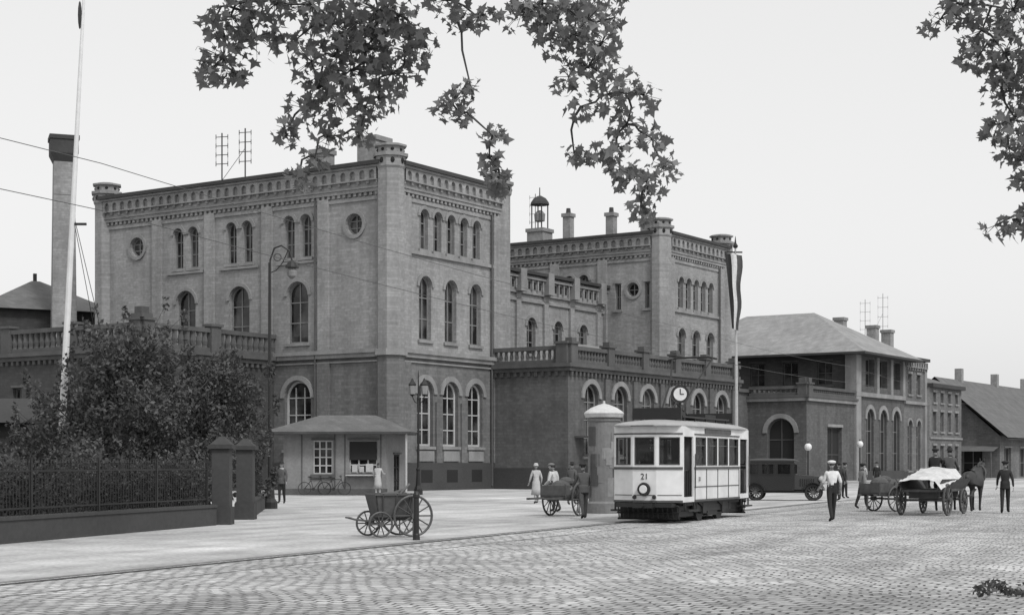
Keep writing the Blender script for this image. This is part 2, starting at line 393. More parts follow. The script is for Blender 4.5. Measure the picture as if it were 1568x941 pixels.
# M link block
TM=lambda a,z,d:(12.7+a,5.4-d,z)
mw=[16.5,20.4,24.3,28.15,32.0]
facade(g,TM,0,22.7,8,16.0,[('arch',x-12.7,1.25,10.0,12.75) for x in mw],bars=(1,2))
tbox(g,TM,0,22.7,13.9,14.1,-.02,.15,1)
tbox(g,TM,0,22.7,14.5,15.95,-.02,.18,0)
n_rec=30
for i in range(n_rec):
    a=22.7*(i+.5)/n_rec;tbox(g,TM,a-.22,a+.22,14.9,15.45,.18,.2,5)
    tbox(g,TM,a+.3,a+.45,14.8,15.6,.18,.34,0)
tbox(g,TM,0,22.7,15.62,15.8,.1,.42,1)
tbox(g,TM,0,22.7,15.96,16.2,-.3,.6,4)
for x in [14.6]+[m+1.93 for m in mw[:-1]]+[34.3]:
    tbox(g,TM,x-12.7-.3,x-12.7+.3,8.2,13.9,-.02,.2,0);tbox(g,TM,x-12.7-.3,x-12.7+.3,14.1,14.5,-.02,.2,0)
    tbox(g,TM,x-12.7-.4,x-12.7+.4,14.6,16.3,.1,.65,1)
g.box(12.75,35.35,5.5,25.5,15.8,16.0,4)
g.add([(12.75,25.9,0),(35.35,25.9,0),(35.35,25.9,16),(12.75,25.9,16)],[(0,1,2,3)],0)
g.add([(28.5,5.3,11.2),(35.3,5.3,11.2),(35.3,.6,9.6),(28.5,.6,9.6)],[(0,1,2,3)],10)
g.add([(35.3,.3,8.2),(35.3,.3,10.3),(40.0,-.3,9.3),(40,-.3,8.2)],[(0,1,2,3)],10)
# W1 left terrace wing
x1=-11.5;y1=9.57;LE=32
T1=lambda a,z,d:(x1+a,y1-d,z)
T2=lambda a,z,d:(x1-d,y1+a,z)
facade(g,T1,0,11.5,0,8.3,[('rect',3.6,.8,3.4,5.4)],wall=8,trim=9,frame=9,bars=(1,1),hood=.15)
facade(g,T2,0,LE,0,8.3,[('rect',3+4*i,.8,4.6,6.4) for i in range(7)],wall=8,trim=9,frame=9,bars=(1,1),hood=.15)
for T,Lh in ((T1,11.5),(T2,LE)):
    tbox(g,T,0,Lh,0,1.5,-.02,.14,7)
    tbox(g,T,-.25,Lh,8.05,8.3,-.02,.25,9);tbox(g,T,-.4,Lh,8.305,8.55,-.3,.42,9)
    dent(g,T,0,Lh,7.8,8.04,-.02,.2,.5,.22,9)
    balus(g,T,.35,Lh,8.55,10.0,9,sp=.5,posts=[.35]+[5.9*i for i in range(1,7) if 5.9*i<Lh],r=.19,cap=0)
g.box(x1-.35,x1+.55,y1-.35,y1+.55,10.27,10.5,9);g.box(x1-.2,x1+.4,y1-.2,y1+.4,10.5,10.9,9)
g.box(x1+.1,-.05,y1+.1,y1+LE,8.2,8.4,4)
g.add([(x1,y1+LE,0),(0,y1+LE,0),(0,y1+LE,8.3),(x1,y1+LE,8.3)],[(0,1,2,3)],8)
# W2 right terrace wing
T3=lambda a,z,d:(11.1+a,-5.9-d,z)
T4=lambda a,z,d:(11.1-d,-5.9+a,z)
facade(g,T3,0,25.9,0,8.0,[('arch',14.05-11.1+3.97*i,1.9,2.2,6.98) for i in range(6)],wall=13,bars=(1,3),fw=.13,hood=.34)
facade(g,T4,0,5.9,0,8.0,[],wall=13)
for T,Lh in ((T3,25.9),(T4,5.9)):
    tbox(g,T,0,Lh,0,1.4,-.02,.14,7)
    tbox(g,T,-.3,Lh,7.75,8.0,-.02,.25,9);tbox(g,T,-.4,Lh,8.005,8.25,-.3,.42,9)
    dent(g,T,0,Lh,7.45,7.745,-.02,.2,.5,.22,9)
    balus(g,T,.35,Lh,8.25,9.4,9,sp=.4,posts=[.35]+[.35+4.9*i for i in range(1,6) if Lh>10],r=.14,cap=.25 if Lh>10 else 0)
for i in range(6): tbox(g,T3,4.94-.3+3.97*i,4.94+.3+3.97*i,1.4,7.4,-.02,.16,13)
g.box(11.2,36.9,-5.8,5.3,7.9,8.1,4)
g.add([(37,-5.9,0),(37,0,0),(37,0,8),(37,-5.9,8)],[(0,1,2,3)],13)
g.box(11.9,15.6,-8.2,-5.92,3.4,3.52,9)
for x in (12.1,15.4): g.tube([(x,-8.0,.1),(x,-8.0,3.4)],.06,6,9)
g.split(station,BD)

def antenna(name,x,y,z,masts,base,m='iron',k=1):
    gg=G();gg.tube([(-base,0,.75),(base,0,.95)],.08*k,5);gg.tube([(-base*.7,.3,0),(-base*.6,0,.9)],.05*k,4);gg.tube([(base*.7,.3,0),(base*.6,0,.9)],.05*k,4)
    for mx_,h,w in masts:
        gg.tube([(mx_,0,0),(mx_,0,h)],.055*k,5)
        for i in range(4):
            q=h*(.5+.145*i);gg.tube([(mx_-w,0,q),(mx_+w,0,q+.03)],.028*k,4)
            for sx in (-w,w): gg.tube([(mx_+sx,0,q-.15),(mx_+sx,0,q+.18)],.03*k,4)
        gg.tube([(mx_-w,0,h*.5),(mx_-w,0,h*.95)],.015*k,4);gg.tube([(mx_+w,0,h*.5),(mx_+w,0,h*.95)],.015*k,4)
    gg.tube([(masts[0][0],0,1),(masts[-1][0],0,masts[-1][1]*.7)],.02*k,4)
    X,Y=LW(x,y);return gg.obj(name,M[m],loc=(X,Y,z),rz=-.1)
antenna('roof_antenna',4,17.0,20.3,[(-.75,4.3,.42),(.9,4.6,.42)],1.9)
antenna('roof_antenna',40,15.0,20.3,[(0,5.0,.5)],1.0,'ironF',.7)
antenna('roof_antenna',80,-1.0,12.4,[(-.9,6.2,.5),(.9,6.8,.5)],1.6,'ironF',.55)

# ------------------------------------------------------------------ east hall & others
def bld(name): return empty(name,C0,TH)
hall=bld('station_east_hall');g=G()
EX=lambda a,z,d:(62-d,-5.9+a,z);ER=lambda a,z,d:(62+a,-5.9-d,z)
facade(g,ER,0,13,0,8.2,[('arch',65.8-62,1.9,.6,6.8),('arch',69.3-62,1.9,.6,6.8),('arch',72.9-62,1.9,.6,6.8)],wall=13,glass=5,bars=(1,2),hood=.4,sill=False)
facade(g,ER,0,13,8.2,12,[('rect',65.8-62,2.3,8.9,11.5),('rect',69.3-62,2.3,8.9,11.5),('rect',72.9-62,2.3,8.9,11.5)],wall=13,glass=5,depth=.6,bars=(1,1),fw=.05,hood=0)
facade(g,EX,0,20,0,12,[('rect',3+3.4*i,1.5,9.0,11.2) for i in range(5)],wall=8,bars=(1,1),frame=9,hood=.15,trim=9)  # darker brick than the street face, eaves shade put into the colour
for T,Lh in ((ER,13),(EX,20)):
    tbox(g,T,-.2,Lh,7.9,8.3,-.02,.25,1);tbox(g,T,0,Lh,0,1.0,-.02,.12,7)
for a in (5.2,9.0,12.4): tbox(g,ER,a,a+.6,8.3,11.9,-.02,.2,1)
tbox(g,EX,-.2,.9,0.1,11.9,-.02,.22,1)
tbox(g,ER,-.215,1.0,0.1,11.9,-.02,.215,1)
g.add([(75,-5.9,0),(75,14,0),(75,14,12),(75,-5.9,12)],[(0,1,2,3)],13)
g.add([(62,14,0),(75,14,0),(75,14,12),(62,14,12)],[(0,1,2,3)],13)
e=1.5
g.add([(62-e,-5.9-e,11.9),(75+e,-5.9-e,11.9),(75+e,14+e,11.9),(62-e,14+e,11.9),(68.5,.8,16.4),(68.5,8,16.4)],[(0,1,4),(1,2,5,4),(2,3,5),(3,0,4,5)],10)
g.box(62-e,75+e,-5.9-e,14+e,11.7,11.89,4)
PX=lambda a,z,d:(50.6-d,-5.9+a,z);PR=lambda a,z,d:(50.6+a,-5.9-d,z)
facade(g,PX,0,5.5,0,7.4,[('arch',2.4,2.5,.05,5.6)],wall=13,glass=5,bars=(1,2),frame=9,hood=.4,sill=False)
facade(g,PR,0,11.4,0,7.4,[('rect',6.4,3.4,.05,4.9)],wall=13,glass=5,bars=(1,1),frame=9,hood=.25,sill=False)
for T,Lh in ((PX,5.5),(PR,11.4)):
    tbox(g,T,-.25,Lh,7.1,7.4,-.02,.25,1);tbox(g,T,-.3,Lh,7.405,7.6,-.2,.35,9)
    balus(g,T,.3,Lh-.2,7.6,8.4,9,sp=.42,posts=[.3],r=.14,cap=.4)
g.box(50.7,61.9,-5.8,-.5,7.2,7.38,4)
g.box(47.5,61.95,-.4,12,0,7.9,13);g.box(47.4,61.95,-.6,12,7.9,8.2,9)
g.split(hall,BD)
wing=bld('station_annex');g=G()
FR=lambda a,z,d:(75.02+a,-5.9-d,z)
facade(g,FR,0,6.5,0,12.2,[('arch',1.8,1.2,1.0,6),('arch',4.4,1.2,1.0,6),('rect',1.8,1.1,8.6,10.6),('rect',4.4,1.1,8.6,10.6)],wall=6,bars=(1,2))
tbox(g,FR,0,6.5,7.6,7.9,-.02,.25,1);arcade(g,FR,0,6.5,11.3,11.9,.02,.3,.4);tbox(g,FR,0,6.6,12.0,12.3,-.3,.5,4);tbox(g,FR,0,6.5,0,.9,-.02,.12,7)
tbox(g,FR,5.9,6.5,.9,11.0,-.02,.2,1)
g.box(75.05,81.5,-5.85,12,11.9,12.1,4)
g.add([(81.52,-5.9,0),(81.52,12,0),(81.52,12,12),(81.52,-5.9,12)],[(0,1,2,3)],0)
g.add([(75,-2,12.2),(84,-2,12.2),(84,12,12.2),(75,12,12.2),(79,4,15.2),(80,6,15.2)],[(0,1,4),(1,2,5,4),(2,3,5),(3,0,4,5)],11)
for x,y,z in ((73.8,0.2,16.3),(81.0,-.5,16.0),(82.6,-1.5,15.6)):
    g.box(x-.5,x+.5,y-.5,y+.5,11.5,z-.3,0);g.box(x-.6,x+.6,y-.6,y+.6,z-.3,z,1)
g.split(wing,BD)
tn=bld('town_house');g=G()
GR=lambda a,z,d:(81.6+a,-6.3-d,z)
facade(g,GR,0,10.5,0,9.8,[('rect',1.6+2.4*i,1.1,z,z+2) for i in range(4) for z in (1.5,5.0)]+[('rect',1.6+2.4*i,1.0,8.0,9.0) for i in range(4)],bars=(1,1),wall=6)
tbox(g,GR,-.1,10.6,9.5,9.9,-.3,.45,4);tbox(g,GR,0,10.5,4.2,4.4,-.02,.15,1)
g.add([(81.6,-6.3,9.85),(92.1,-6.3,9.85),(92.1,5,9.85),(81.6,5,9.85),(81.6,-.6,11.6),(92.1,-.6,11.6)],[(0,1,5,4),(3,2,5,4),(0,3,4),(1,2,5)],11)
g.add([(81.6,-6.3,0),(81.6,5,0),(81.6,5,9.8),(81.6,-6.3,9.8)],[(0,1,2,3)],0)
g.add([(92.1,-6.3,0),(92.1,5,0),(92.1,5,9.8),(92.1,-6.3,9.8)],[(0,1,2,3)],0)
g.box(85,85.8,-1,-.2,11,13.2,0)
g.split(tn,BD)
sh=bld('goods_shed');g=G()
HX=lambda a,z,d:(96-d,-9.3+a,z);HR=lambda a,z,d:(96+a,-9.3-d,z)
facade(g,HX,0,14,0,4.7,[('rect',3,2.2,.1,3.4),('rect',8,1.4,1.6,3.4)],wall=6,glass=5,bars=(1,1),hood=.15,sill=False)
g.add([HX(0,4.7,0),HX(14,4.7,0),HX(7,10.9,0)],[(0,1,2)],6)
for a,z in ((5,7.0),(9,7.0),(7,8.4)): tbox(g,HX,a-.4,a+.4,z-.6,z+.5,-.01,.05,5)
facade(g,HR,0,70,0,4.7,[('rect',3+6*i,2.6,.1,3.4) for i in range(11)],wall=6,glass=5,bars=(1,1),hood=.15,sill=False)
g.add([(95.2,-10.4,4.5),(166,-10.4,4.5),(166,-2.3,11.3),(95.2,-2.3,11.3),(95.2,5.6,4.5),(166,5.6,4.5)],[(0,1,2,3),(3,2,5,4)],11)
g.add([(95.2,-10.4,4.3),(166,-10.4,4.3),(166,-2.3,11.1),(95.2,-2.3,11.1),(95.2,5.6,4.3),(166,5.6,4.3)],[(0,1,2,3),(3,2,5,4)],4)
g.box(95.9,166,4.6,4.7,0,4.6,6);g.box(165.9,166,-9.3,4.6,0,4.6,6)
g.add([(95.99,-9.3,3.6),(95.99,-2,3.6),(93.6,-2,3.0),(93.6,-9.3,3.0)],[(0,1,2,3)],11)
for y in (-9,-2.2): g.tube([(93.7,y,0),(93.7,y,3)],.08,6,9)
for x in (104,118,131): g.box(x-.4,x+.4,-2.7,-1.9,10.8,12.6,0)
g.split(sh,BD)

bh=empty('boiler_house',(-36.5,121,0),rad(30));g=G()
g.box(-4.6,4.6,-4.6,4.6,0,13.0,8);g.frust(-5.2,5.2,-5.2,5.2,13.0,-.3,.3,-.3,.3,15.6,11);g.box(-.12,.12,-.12,.12,15.6,16.2,4)
g.split(bh,BD)
bh=empty('workshop',(-29.5,124,0),rad(10));g=G()
g.box(-4,4,-3,3,0,12.6,8);g.frust(-4.5,4.5,-3.5,3.5,12.6,-1,1,-.2,.2,14.3,11)
g.split(bh,BD)
ch=empty('factory_chimney',(-32.6,115,0),rad(20));g=G()
g.frust(-1.0,1.0,-1.0,1.0,0,-.72,.72,-.72,.72,23.5,0)
g.frust(-.72,.72,-.72,.72,23.5,-.98,.98,-.98,.98,24.1,1);g.box(-.98,.98,-.98,.98,24.1,25.1,1);g.box(-1.05,1.05,-1.05,1.05,25.1,25.4,1)
for z in (6,10,14,18,21): g.box(-.98+z*.011,.98-z*.011,-.98+z*.011,.98-z*.011,z,z+.12,2)
g.split(ch,{0:('shaft',M['brick']),1:('cap',M['roofD']),2:('bands',M['iron'])})
pv=empty('garden_pavilion',(-20.2,63,0));g=G()
g.box(-2.6,2.6,-1.5,1.5,0,3.3,8);g.frust(-3.3,3.3,-2.2,2.2,3.3,-1.2,1.2,-.3,.3,4.3,4)
for x in (-1.4,.2,1.7): g.box(x-.45,x+.45,-1.54,-1.49,1.2,2.7,2);g.box(x-.03,x+.03,-1.57,-1.53,1.2,2.7,3)
g.split(pv,BD)

# ------------------------------------------------------------------ ground
def sheet(name,pts,z,m):
    gg=G();gg.add([(x,y,z) for x,y in pts],[tuple(range(len(pts)))]);return gg.obj(name,m)
sheet('ground',[(-900,-300),(900,-300),(900,1500),(-900,1500)],0,M['pave'])
d=Vector((.41,.912));d.normalize();n=Vector((d.y,-d.x))
TC=Vector((5.37,49.07))
def tk(t,o): p=TC+d*t+n*o;return (p.x,p.y)
a=tk(-80,-.95);b_=tk(26,-.95)
sheet('cobbled_road',[a,b_,(b_[0]+.549*190,b_[1]+.836*190),(350,260),(350,-60),(a[0],-60)],.004,M['cobble'])
gg=G()
for o,w,mi in ((-.72,.15,0),(-.80,.05,1),(.72,.05,1)):
    zz=.009 if mi==0 else .013
    p=[tk(-75,o-w/2),tk(60,o-w/2),tk(60,o+w/2),tk(-75,o+w/2)]
    gg.add([(x,y,zz) for x,y in p],[(0,1,2,3)],mi)
gg.obj('tram_rails',[M['rail'],M['railL']])
gg=G()
p=[tk(-75,-1.06),tk(24,-1.06),tk(24,-.95),tk(-75,-.95)]
gg.hexa([(x,y,.0) for x,y in p]+[(x,y,.02) for x,y in p]);gg.obj('road_edge_kerb',M['railL'])
pv2=empty('station_sidewalk',C0,TH);gg=G()
gg.box(13,95,-9.6,-5.9,0.002,.13,0);gg.box(13,95.3,-9.9,-9.602,0.002,.14,1)
gg.split(pv2,{0:('slab',M['pave']),1:('kerb',M['kerb'])})
sheet('garden_bed',[(-40,15),(-15.8,15),(-11.3,34.2),(-8.7,45),(-8.7,49),(-9.9,61),(-13,66),(-60,90)],.006,M['soil'])

# ------------------------------------------------------------------ foliage
def leafmass(name,blobs,n,size,m,parent=None):
    gg=G();tot=sum(b[2] for b in blobs)
    for c,r,w in blobs:
        for k in range(int(n*w/tot)):
            while True:
                q=Vector((U(-1,1),U(-1,1),U(-1,1)))
                if .1<q.length<1: break
            q=q*(q.length**-.35)*U(.7,1.15)
            p=Vector(c)+Vector((q.x*r[0],q.y*r[1],q.z*r[2]))
            if p.z<.03: continue
            s=size*U(.5,1.3)
            A=Vector((U(-1,1),U(-1,1),U(-1,1))).normalized();B=A.cross(Vector((U(-1,1),U(-1,1),U(-1,1)))).normalized()
            gg.add([p-A*s,p-B*s*.5,p+A*s,p+B*s*.5],[(0,1,2,3)])
    return gg.obj(name,m,parent)
def gtree(name,x,y,h,rx,nb,n,size,zlo=.12):
    e=empty(name,(x,y,0));gg=G()
    gg.tube([(0,0,0),(.06,.02,h*.25),(-.05,.05,h*.5),(0,0,h*.85)],[.16,.12,.09,.02],8)
    blobs=[]
    for i in range(nb):
        t=(i+.5)/nb;q=2.4*i;zz=h*(zlo+(.84-zlo)*t);rr=rx*(1-.65*max(0,t-.4)/.6)*U(.3,.85)
        c=(rr*cos(q),rr*sin(q)*.9,zz);gg.tube([(0,0,zz*.6),(c[0]*.5,c[1]*.5,zz*.88),c],[.06,.04,.015],5)
        s=U(.26,.46)*rx;blobs.append((c,(s,s,s*.85),s**2.5))
        for j in range(4):
            a=q+U(-.8,.8);b=(c[0]+cos(a)*s*1.15,c[1]+sin(a)*s*1.15,c[2]+s*U(.5,1.3));gg.tube([c,b],[.015,.006],4);blobs.append((b,(.14,.14,.3),.04))
    blobs.append(((0,0,h*.88),(rx*.25,rx*.25,h*.1),rx*rx*.06))
    gg.obj('trunk_and_limbs',M['bark'],e)
    leafmass('leaves',blobs,n,size,M['leafD'],parent=e);return e
gtree('garden_tree',-13.1,54,6.7,2.9,36,21000,.09)
gtree('garden_tree',-10.3,56,6.0,1.9,26,12000,.085)
gtree('garden_tree',-16.3,58,5.0,2.2,20,9000,.09)
gtree('garden_tree',-11.6,51,4.5,1.7,18,8000,.085)
leafmass('garden_shrubs',[((-17+U(-4,7.6),47+U(-4,9),U(.4,2.1)),(U(.6,1.3),U(.6,1.3),U(.5,1.0)),1) for i in range(52)],32000,.08,M['leafD'])
hb=[]
for i in range(40):
    t=i/39;hb.append(((-15.2+(6.6)*t-.6,19+25.6*t,.95+U(-.15,.3)),(.5,.7,.8+U(-.2,.25)),1))
leafmass('garden_hedge',hb,26000,.055,M['leafH'])
leafmass('roadside_weeds',[((6.35+U(-.3,.9),20.6+U(-.3,.3),.04+U(0,.12)),(.16,.16,.05),1) for i in range(13)],300,.05,M['leafD'])

def leafshape(s):
    spec=[(-90,.45),(-60,.2),(-35,.62),(-10,.42),(18,.8),(45,.45),(90,1.0),(135,.45),(162,.8),(190,.42),(215,.62),(240,.2)]
    return [(r*cos(rad(q))*s,r*sin(rad(q))*s) for q,r in spec]
def planetree(name,trunk,height,limbs,clusters,extra,dens):
    e=empty(name,(0,0,0));w=G();lf=G()
    tx,ty=trunk
    w.tube([(tx,ty,-.1),(tx,ty,.4),(tx+.05,ty,2.5),(tx,ty+.05,5),(tx,ty,height)],[.45,.34,.28,.25,.12],12)
    nodes=[]
    for lm in limbs:
        k=len(lm);w.tube(lm,[.11-.085*i/(k-1) for i in range(k)],8)
        for i in range(k-1):
            A=Vector(lm[i]);B=Vector(lm[i+1])
            for j in range(8): nodes.append(A.lerp(B,j/8))
    info=sorted(clusters,key=lambda c:-c[2])
    def twig(A,B,r0,r1):
        mid=A.lerp(B,.5)+Vector((U(-.06,.06),U(-.06,.06),U(-.02,.08)))
        w.tube([A,A.lerp(mid,.5)+Vector((U(-.02,.02),0,U(0,.03))),mid,B],[r0,(r0+r1)/2,(r0+r1)/2,r1],5)
    for c in info+list(extra):
        P=Vector(c[:3]);r=c[3]
        best=min(nodes,key=lambda q:(q-P).length+(3 if q.z<P.z else 0));twig(best,P,.014,.007)
        nodes.append(P);nodes.append(best.lerp(P,.5))
        nl=int(dens*r*r*900)+7
        for k in range(nl):
            while True:
                q=Vector((U(-1,1),U(-1,1),U(-1,1)))
                if q.length<1: break
            p=P+Vector((q.x*r*1.15,q.y*r*2.2,q.z*r*.9-.02))
            s=U(.035,.095)
            tip=Vector((U(-.8,.8),U(-.8,.8),U(-1,.35))).normalized()
            nn=Vector((U(-1,1),U(-1,1),U(-.1,1.3))).normalized();sd=tip.cross(nn)
            if sd.length<.1: continue
            sd.normalize();nn=sd.cross(tip)
            pts=leafshape(s);cup=U(-.35,.35)
            lf.add([p+sd*a*U(.85,1.15)+tip*b+nn*(abs(a)*cup+b*b*3*cup) for a,b in pts],[tuple(range(len(pts)))])
            if k%3==0: w.tube([P,p-tip*s*.4],[.004,.002],3,cap=False)
    w.obj('trunk_and_limbs',M['bark'],e);lf.obj('leaves',M['leafN'],e);return e
def cl(lst,y0=14,dy=.9):
    return [(x,y0+U(-.15,.15)*dy,z,r) for x,z,r in lst]
left=cl([(-2.51,5.73,.2),(-2.57,5.36,.22),(-2.28,5.55,.22),(-2.10,5.83,.22),(-2.68,5.2,.12),(-2.36,5.8,.2),(-2.46,5.2,.12),(-2.62,5.6,.14),
 (-1.76,5.78,.26),(-1.47,5.55,.27),(-1.18,5.73,.27),(-1.76,5.27,.2),(-1.41,5.2,.25),(-1.06,5.21,.24),(-.83,5.55,.17),(-.95,5.38,.2),(-1.25,5.55,.24),(-1.55,5.35,.22),
 (-1.6,5.62,.2),(-1.9,5.5,.1),(-1.3,5.4,.22),(-1.84,4.9,.17),(-1.64,4.66,.15),(-1.35,4.72,.15),(-1.98,4.62,.1),(-1.88,4.27,.13),(-1.18,4.98,.16),(-1.55,4.95,.19),(-1.74,4.45,.12),(-1.0,5.7,.22),(-1.72,5.08,.16),(-1.3,4.88,.12),(-1.95,4.72,.1),
 (-.49,5.67,.13),(-.31,5.73,.15),(-.49,4.98,.12),(-.37,5.1,.1),(-.6,4.89,.12),(-.46,4.86,.1),(-.17,4.62,.12),(-.15,4.33,.14),(-.2,4.45,.09),(-.6,5.82,.14),(-.12,4.22,.08),
 (.09,5.76,.19),(.32,5.61,.19),(.67,5.67,.22),(.79,5.44,.18),(.50,5.15,.15),(.67,5.25,.18),(.84,4.98,.17),(.61,4.89,.14),(.55,4.5,.13),(.76,4.47,.12),(.42,5.4,.14),(.2,5.75,.18),(.55,5.5,.18),
 (1.02,4.75,.18),(1.16,4.98,.15),(1.25,4.63,.14),(1.33,4.35,.15),(1.08,4.28,.18),(1.14,4.02,.13),(.93,5.15,.17),(.93,4.5,.12),(.45,5.78,.18),(.9,5.65,.1),(1.2,4.2,.15),(.95,4.33,.12),(1.22,3.9,.08)])
ex=[(U(-3.2,1.2),14+U(-1.5,1.5),U(6.2,7.4),U(.25,.4)) for i in range(26)]
planetree('plane_tree',(-6.6,9.5),9,[[(-6.6,9.5,4.6),(-5.2,11,5.8),(-3.6,12.8,6.3),(-2.2,13.8,6.35),(-1.2,14,6.3),(.2,14,6.25),(1.2,14.1,6.15)],
   [(-3.6,12.8,6.3),(-2.9,13.6,6.1),(-2.4,14,6.0)],[(-6.6,9.5,5.5),(-5.5,9,7.5),(-4,10,9)],[(-6.6,9.5,5),(-8,9.5,7.5),(-9,9,9)]],left,ex,1.25)
right=cl([(3.82,5.7,.15),(4.03,5.79,.2),(4.2,5.61,.22),(4.43,5.75,.25),(4.14,5.35,.14),(4.37,5.38,.22),(4.36,5.09,.18),(4.5,5.2,.2),(4.31,4.75,.14),(4.49,4.83,.18),(4.4,4.53,.14),(4.55,4.6,.2),(4.53,4.24,.13),(4.3,3.86,.12),(4.5,3.85,.12),(4.6,3.95,.12),(4.7,4.4,.25),(4.8,5,.3),(4.8,5.5,.3),(3.95,5.75,.14)])
ex=[(U(4.1,8.5),14.5+U(-2,2),U(6.5,8.2),U(.3,.5)) for i in range(30)]
planetree('plane_tree',(7.4,14.5),9,[[(7.4,14.5,4.6),(6.4,14.5,5.9),(5.4,14.2,6.4),(4.4,14,6.3),(3.9,14,6.15)],[(5.8,14.3,6.2),(5.3,14.1,5.6),(4.9,14,4.8)],[(7.4,14.5,5),(8.6,14.5,7.5)]],right,ex,1.3)

# ------------------------------------------------------------------ fence
def fence(name,p0,p1,step=.13,zt=1.75):
    p0=Vector(p0);p1=Vector(p1);L=(p1-p0).length;e=empty(name,(p0.x,p0.y,0),math.atan2((p1-p0).y,(p1-p0).x));g=G()
    g.box(0,L,-.17,.17,0,.5,0);g.box(0,L,-.2,.2,.5,.58,0)
    for z in (.72,1.55): g.box(0,L,-.02,.02,z,z+.04,1)
    k=int(L/step)
    for i in range(k):
        x=(i+.5)*L/k;g.tube([(x,0,.58),(x,0,zt)],[.011,.011],4,1,cap=False);g.lathe([(.022,zt),(.001,zt+.1)],(x,0,0),4,1)
    for i in range(int(L/3)+1):
        x=i*3;g.box(x-.035,x+.035,-.035,.035,.58,zt+.12,1)
    g.split(e,{0:('plinth_wall',M['plinth']),1:('iron_railing',M['black'])})
fence('iron_fence',(-15.3,18),(-8.45,44.4))
fence('iron_fence',(-8.3,49.4),(-9.6,60.5))
def pier(x,y):
    e=empty('gate_pier',(x,y,0));g=G();g.box(-.25,.25,-.25,.25,0,2.15,0);g.box(-.3,.3,-.3,.3,0,.5,1)
    g.box(-.34,.34,-.34,.34,2.15,2.27,1);g.frust(-.3,.3,-.3,.3,2.27,-.06,.06,-.06,.06,2.5,1)
    g.split(e,{0:('shaft',M['plinth']),1:('cap',M['roofD'])})
pier(-8.25,45.0);pier(-8.25,49.0)

# ------------------------------------------------------------------ kiosk
k=empty('kiosk',(-9.3,87,0),rad(-3));g=G()
KF=lambda a,z,d:(-3.0+a,-1.5-d,z);KR,_=seg((2.6,-1.5),(3.3,1.5));KL=lambda a,z,d:(-3.0-d,-1.5+a,z)
facade(g,KF,0,5.6,0,3.3,[('rect',2.15,1.05,1.15,2.95),('rect',4.35,1.5,1.2,2.95)],wall=0,depth=.12,bars=(2,3),fw=.06,hood=.08,sill=True)
facade(g,KR,0,3.08,0,3.3,[('rect',1.6,.9,.1,2.2)],wall=0,depth=.1,hood=.08,sill=False,frame=5)
facade(g,KL,0,3,0,3.3,[('rect',1.5,.9,1.2,2.8)],wall=0,depth=.1,hood=.08)
g.add([(-3,1.5,0),(3.3,1.5,0),(3.3,1.5,3.3),(-3,1.5,3.3)],[(0,1,2,3)],0)
g.box(-3.06,2.66,-1.58,-1.502,0,.35,1)
for x in (-2.0,-.2,.35,2.3): g.box(x-.03,x+.03,-1.53,-1.502,.35,3.28,1)
g.box(.45,2.2,-1.95,-1.52,1.05,1.12,3)
g.box(.62,2.08,-1.56,-1.49,1.9,2.9,5)
for x,w,h in ((.75,.3,.4),(1.15,.25,.3),(1.5,.4,.45)): g.box(x,x+w,-1.6,-1.565,1.25,1.25+h,3)
g.frust(-3.9,4.0,-2.4,2.4,3.3,-3.95,4.05,-2.45,2.45,3.42,1)
g.frust(-3.95,4.05,-2.45,2.45,3.421,-1.2,1.8,-.3,.3,4.35,4)
g.tube([(3.75,-2.1,0),(3.75,-2.1,3.3)],.06,6,3)
g.split(k,{0:('walls',M['kioskw']),1:('fascia',M['trimD']),2:('windows',M['glass']),3:('frames',M['frame']),4:('roof',M['slateD']),5:('openings',M['dark'])})

# ------------------------------------------------------------------ advertising column
e=empty('advertising_column',(3.2,55,0));g=G()
g.lathe([(.62,0),(.62,.35),(.54,.42),(.54,3.15),(.58,3.2),(.58,3.3)],(0,0,0),28,0)
g.lathe([(.64,3.32),(.7,3.46),(.66,3.52),(.45,3.66),(.2,3.76),(.05,3.8),(.04,3.9)],(0,0,0),28,1)
random.seed(3)
for i in range(30):
    q=-pi/2+U(-1.9,1.5);w=U(.35,.8);z=U(.5,2.4);h=U(.3,.7);mi=2+int(U(0,3));vs=[]
    rr=.545+.003*(i%6)
    for j in range(6):
        qq=q+w*j/5;vs+=[(rr*cos(qq),rr*sin(qq),z),(rr*cos(qq),rr*sin(qq),z+h)]
    g.add(vs,[(2*j,2*j+2,2*j+3,2*j+1) for j in range(5)],mi)
g.split(e,{0:('shaft',M['suitL']),1:('cap',M['tarp']),2:('posters_light',M['woodL']),3:('posters_dark',M['suit']),4:('posters_grey',M['suitL'])})
random.seed(11)
e=empty('street_clock',(6.37,60,0));g=G()
g.tube([(0,0,0),(0,0,.5),(0,0,3.7),(0,0,4.1)],[.13,.08,.05,.05],8,0)
Mx=Matrix.Rotation(pi/2,4,'X')
g.lathe([(.34,-.1),(.34,.1)],(0,0,4.35),24,0,Mx.to_3x3());g.lathe([(.25,.102),(.25,.115)],(0,0,4.35),24,1,Mx.to_3x3())
g.box(-.018,.018,-.13,-.12,4.35,4.55,0);g.box(0,.14,-.13,-.12,4.33,4.365,0)
g.split(e,{0:('post',M['black']),1:('dial',M['white'])})

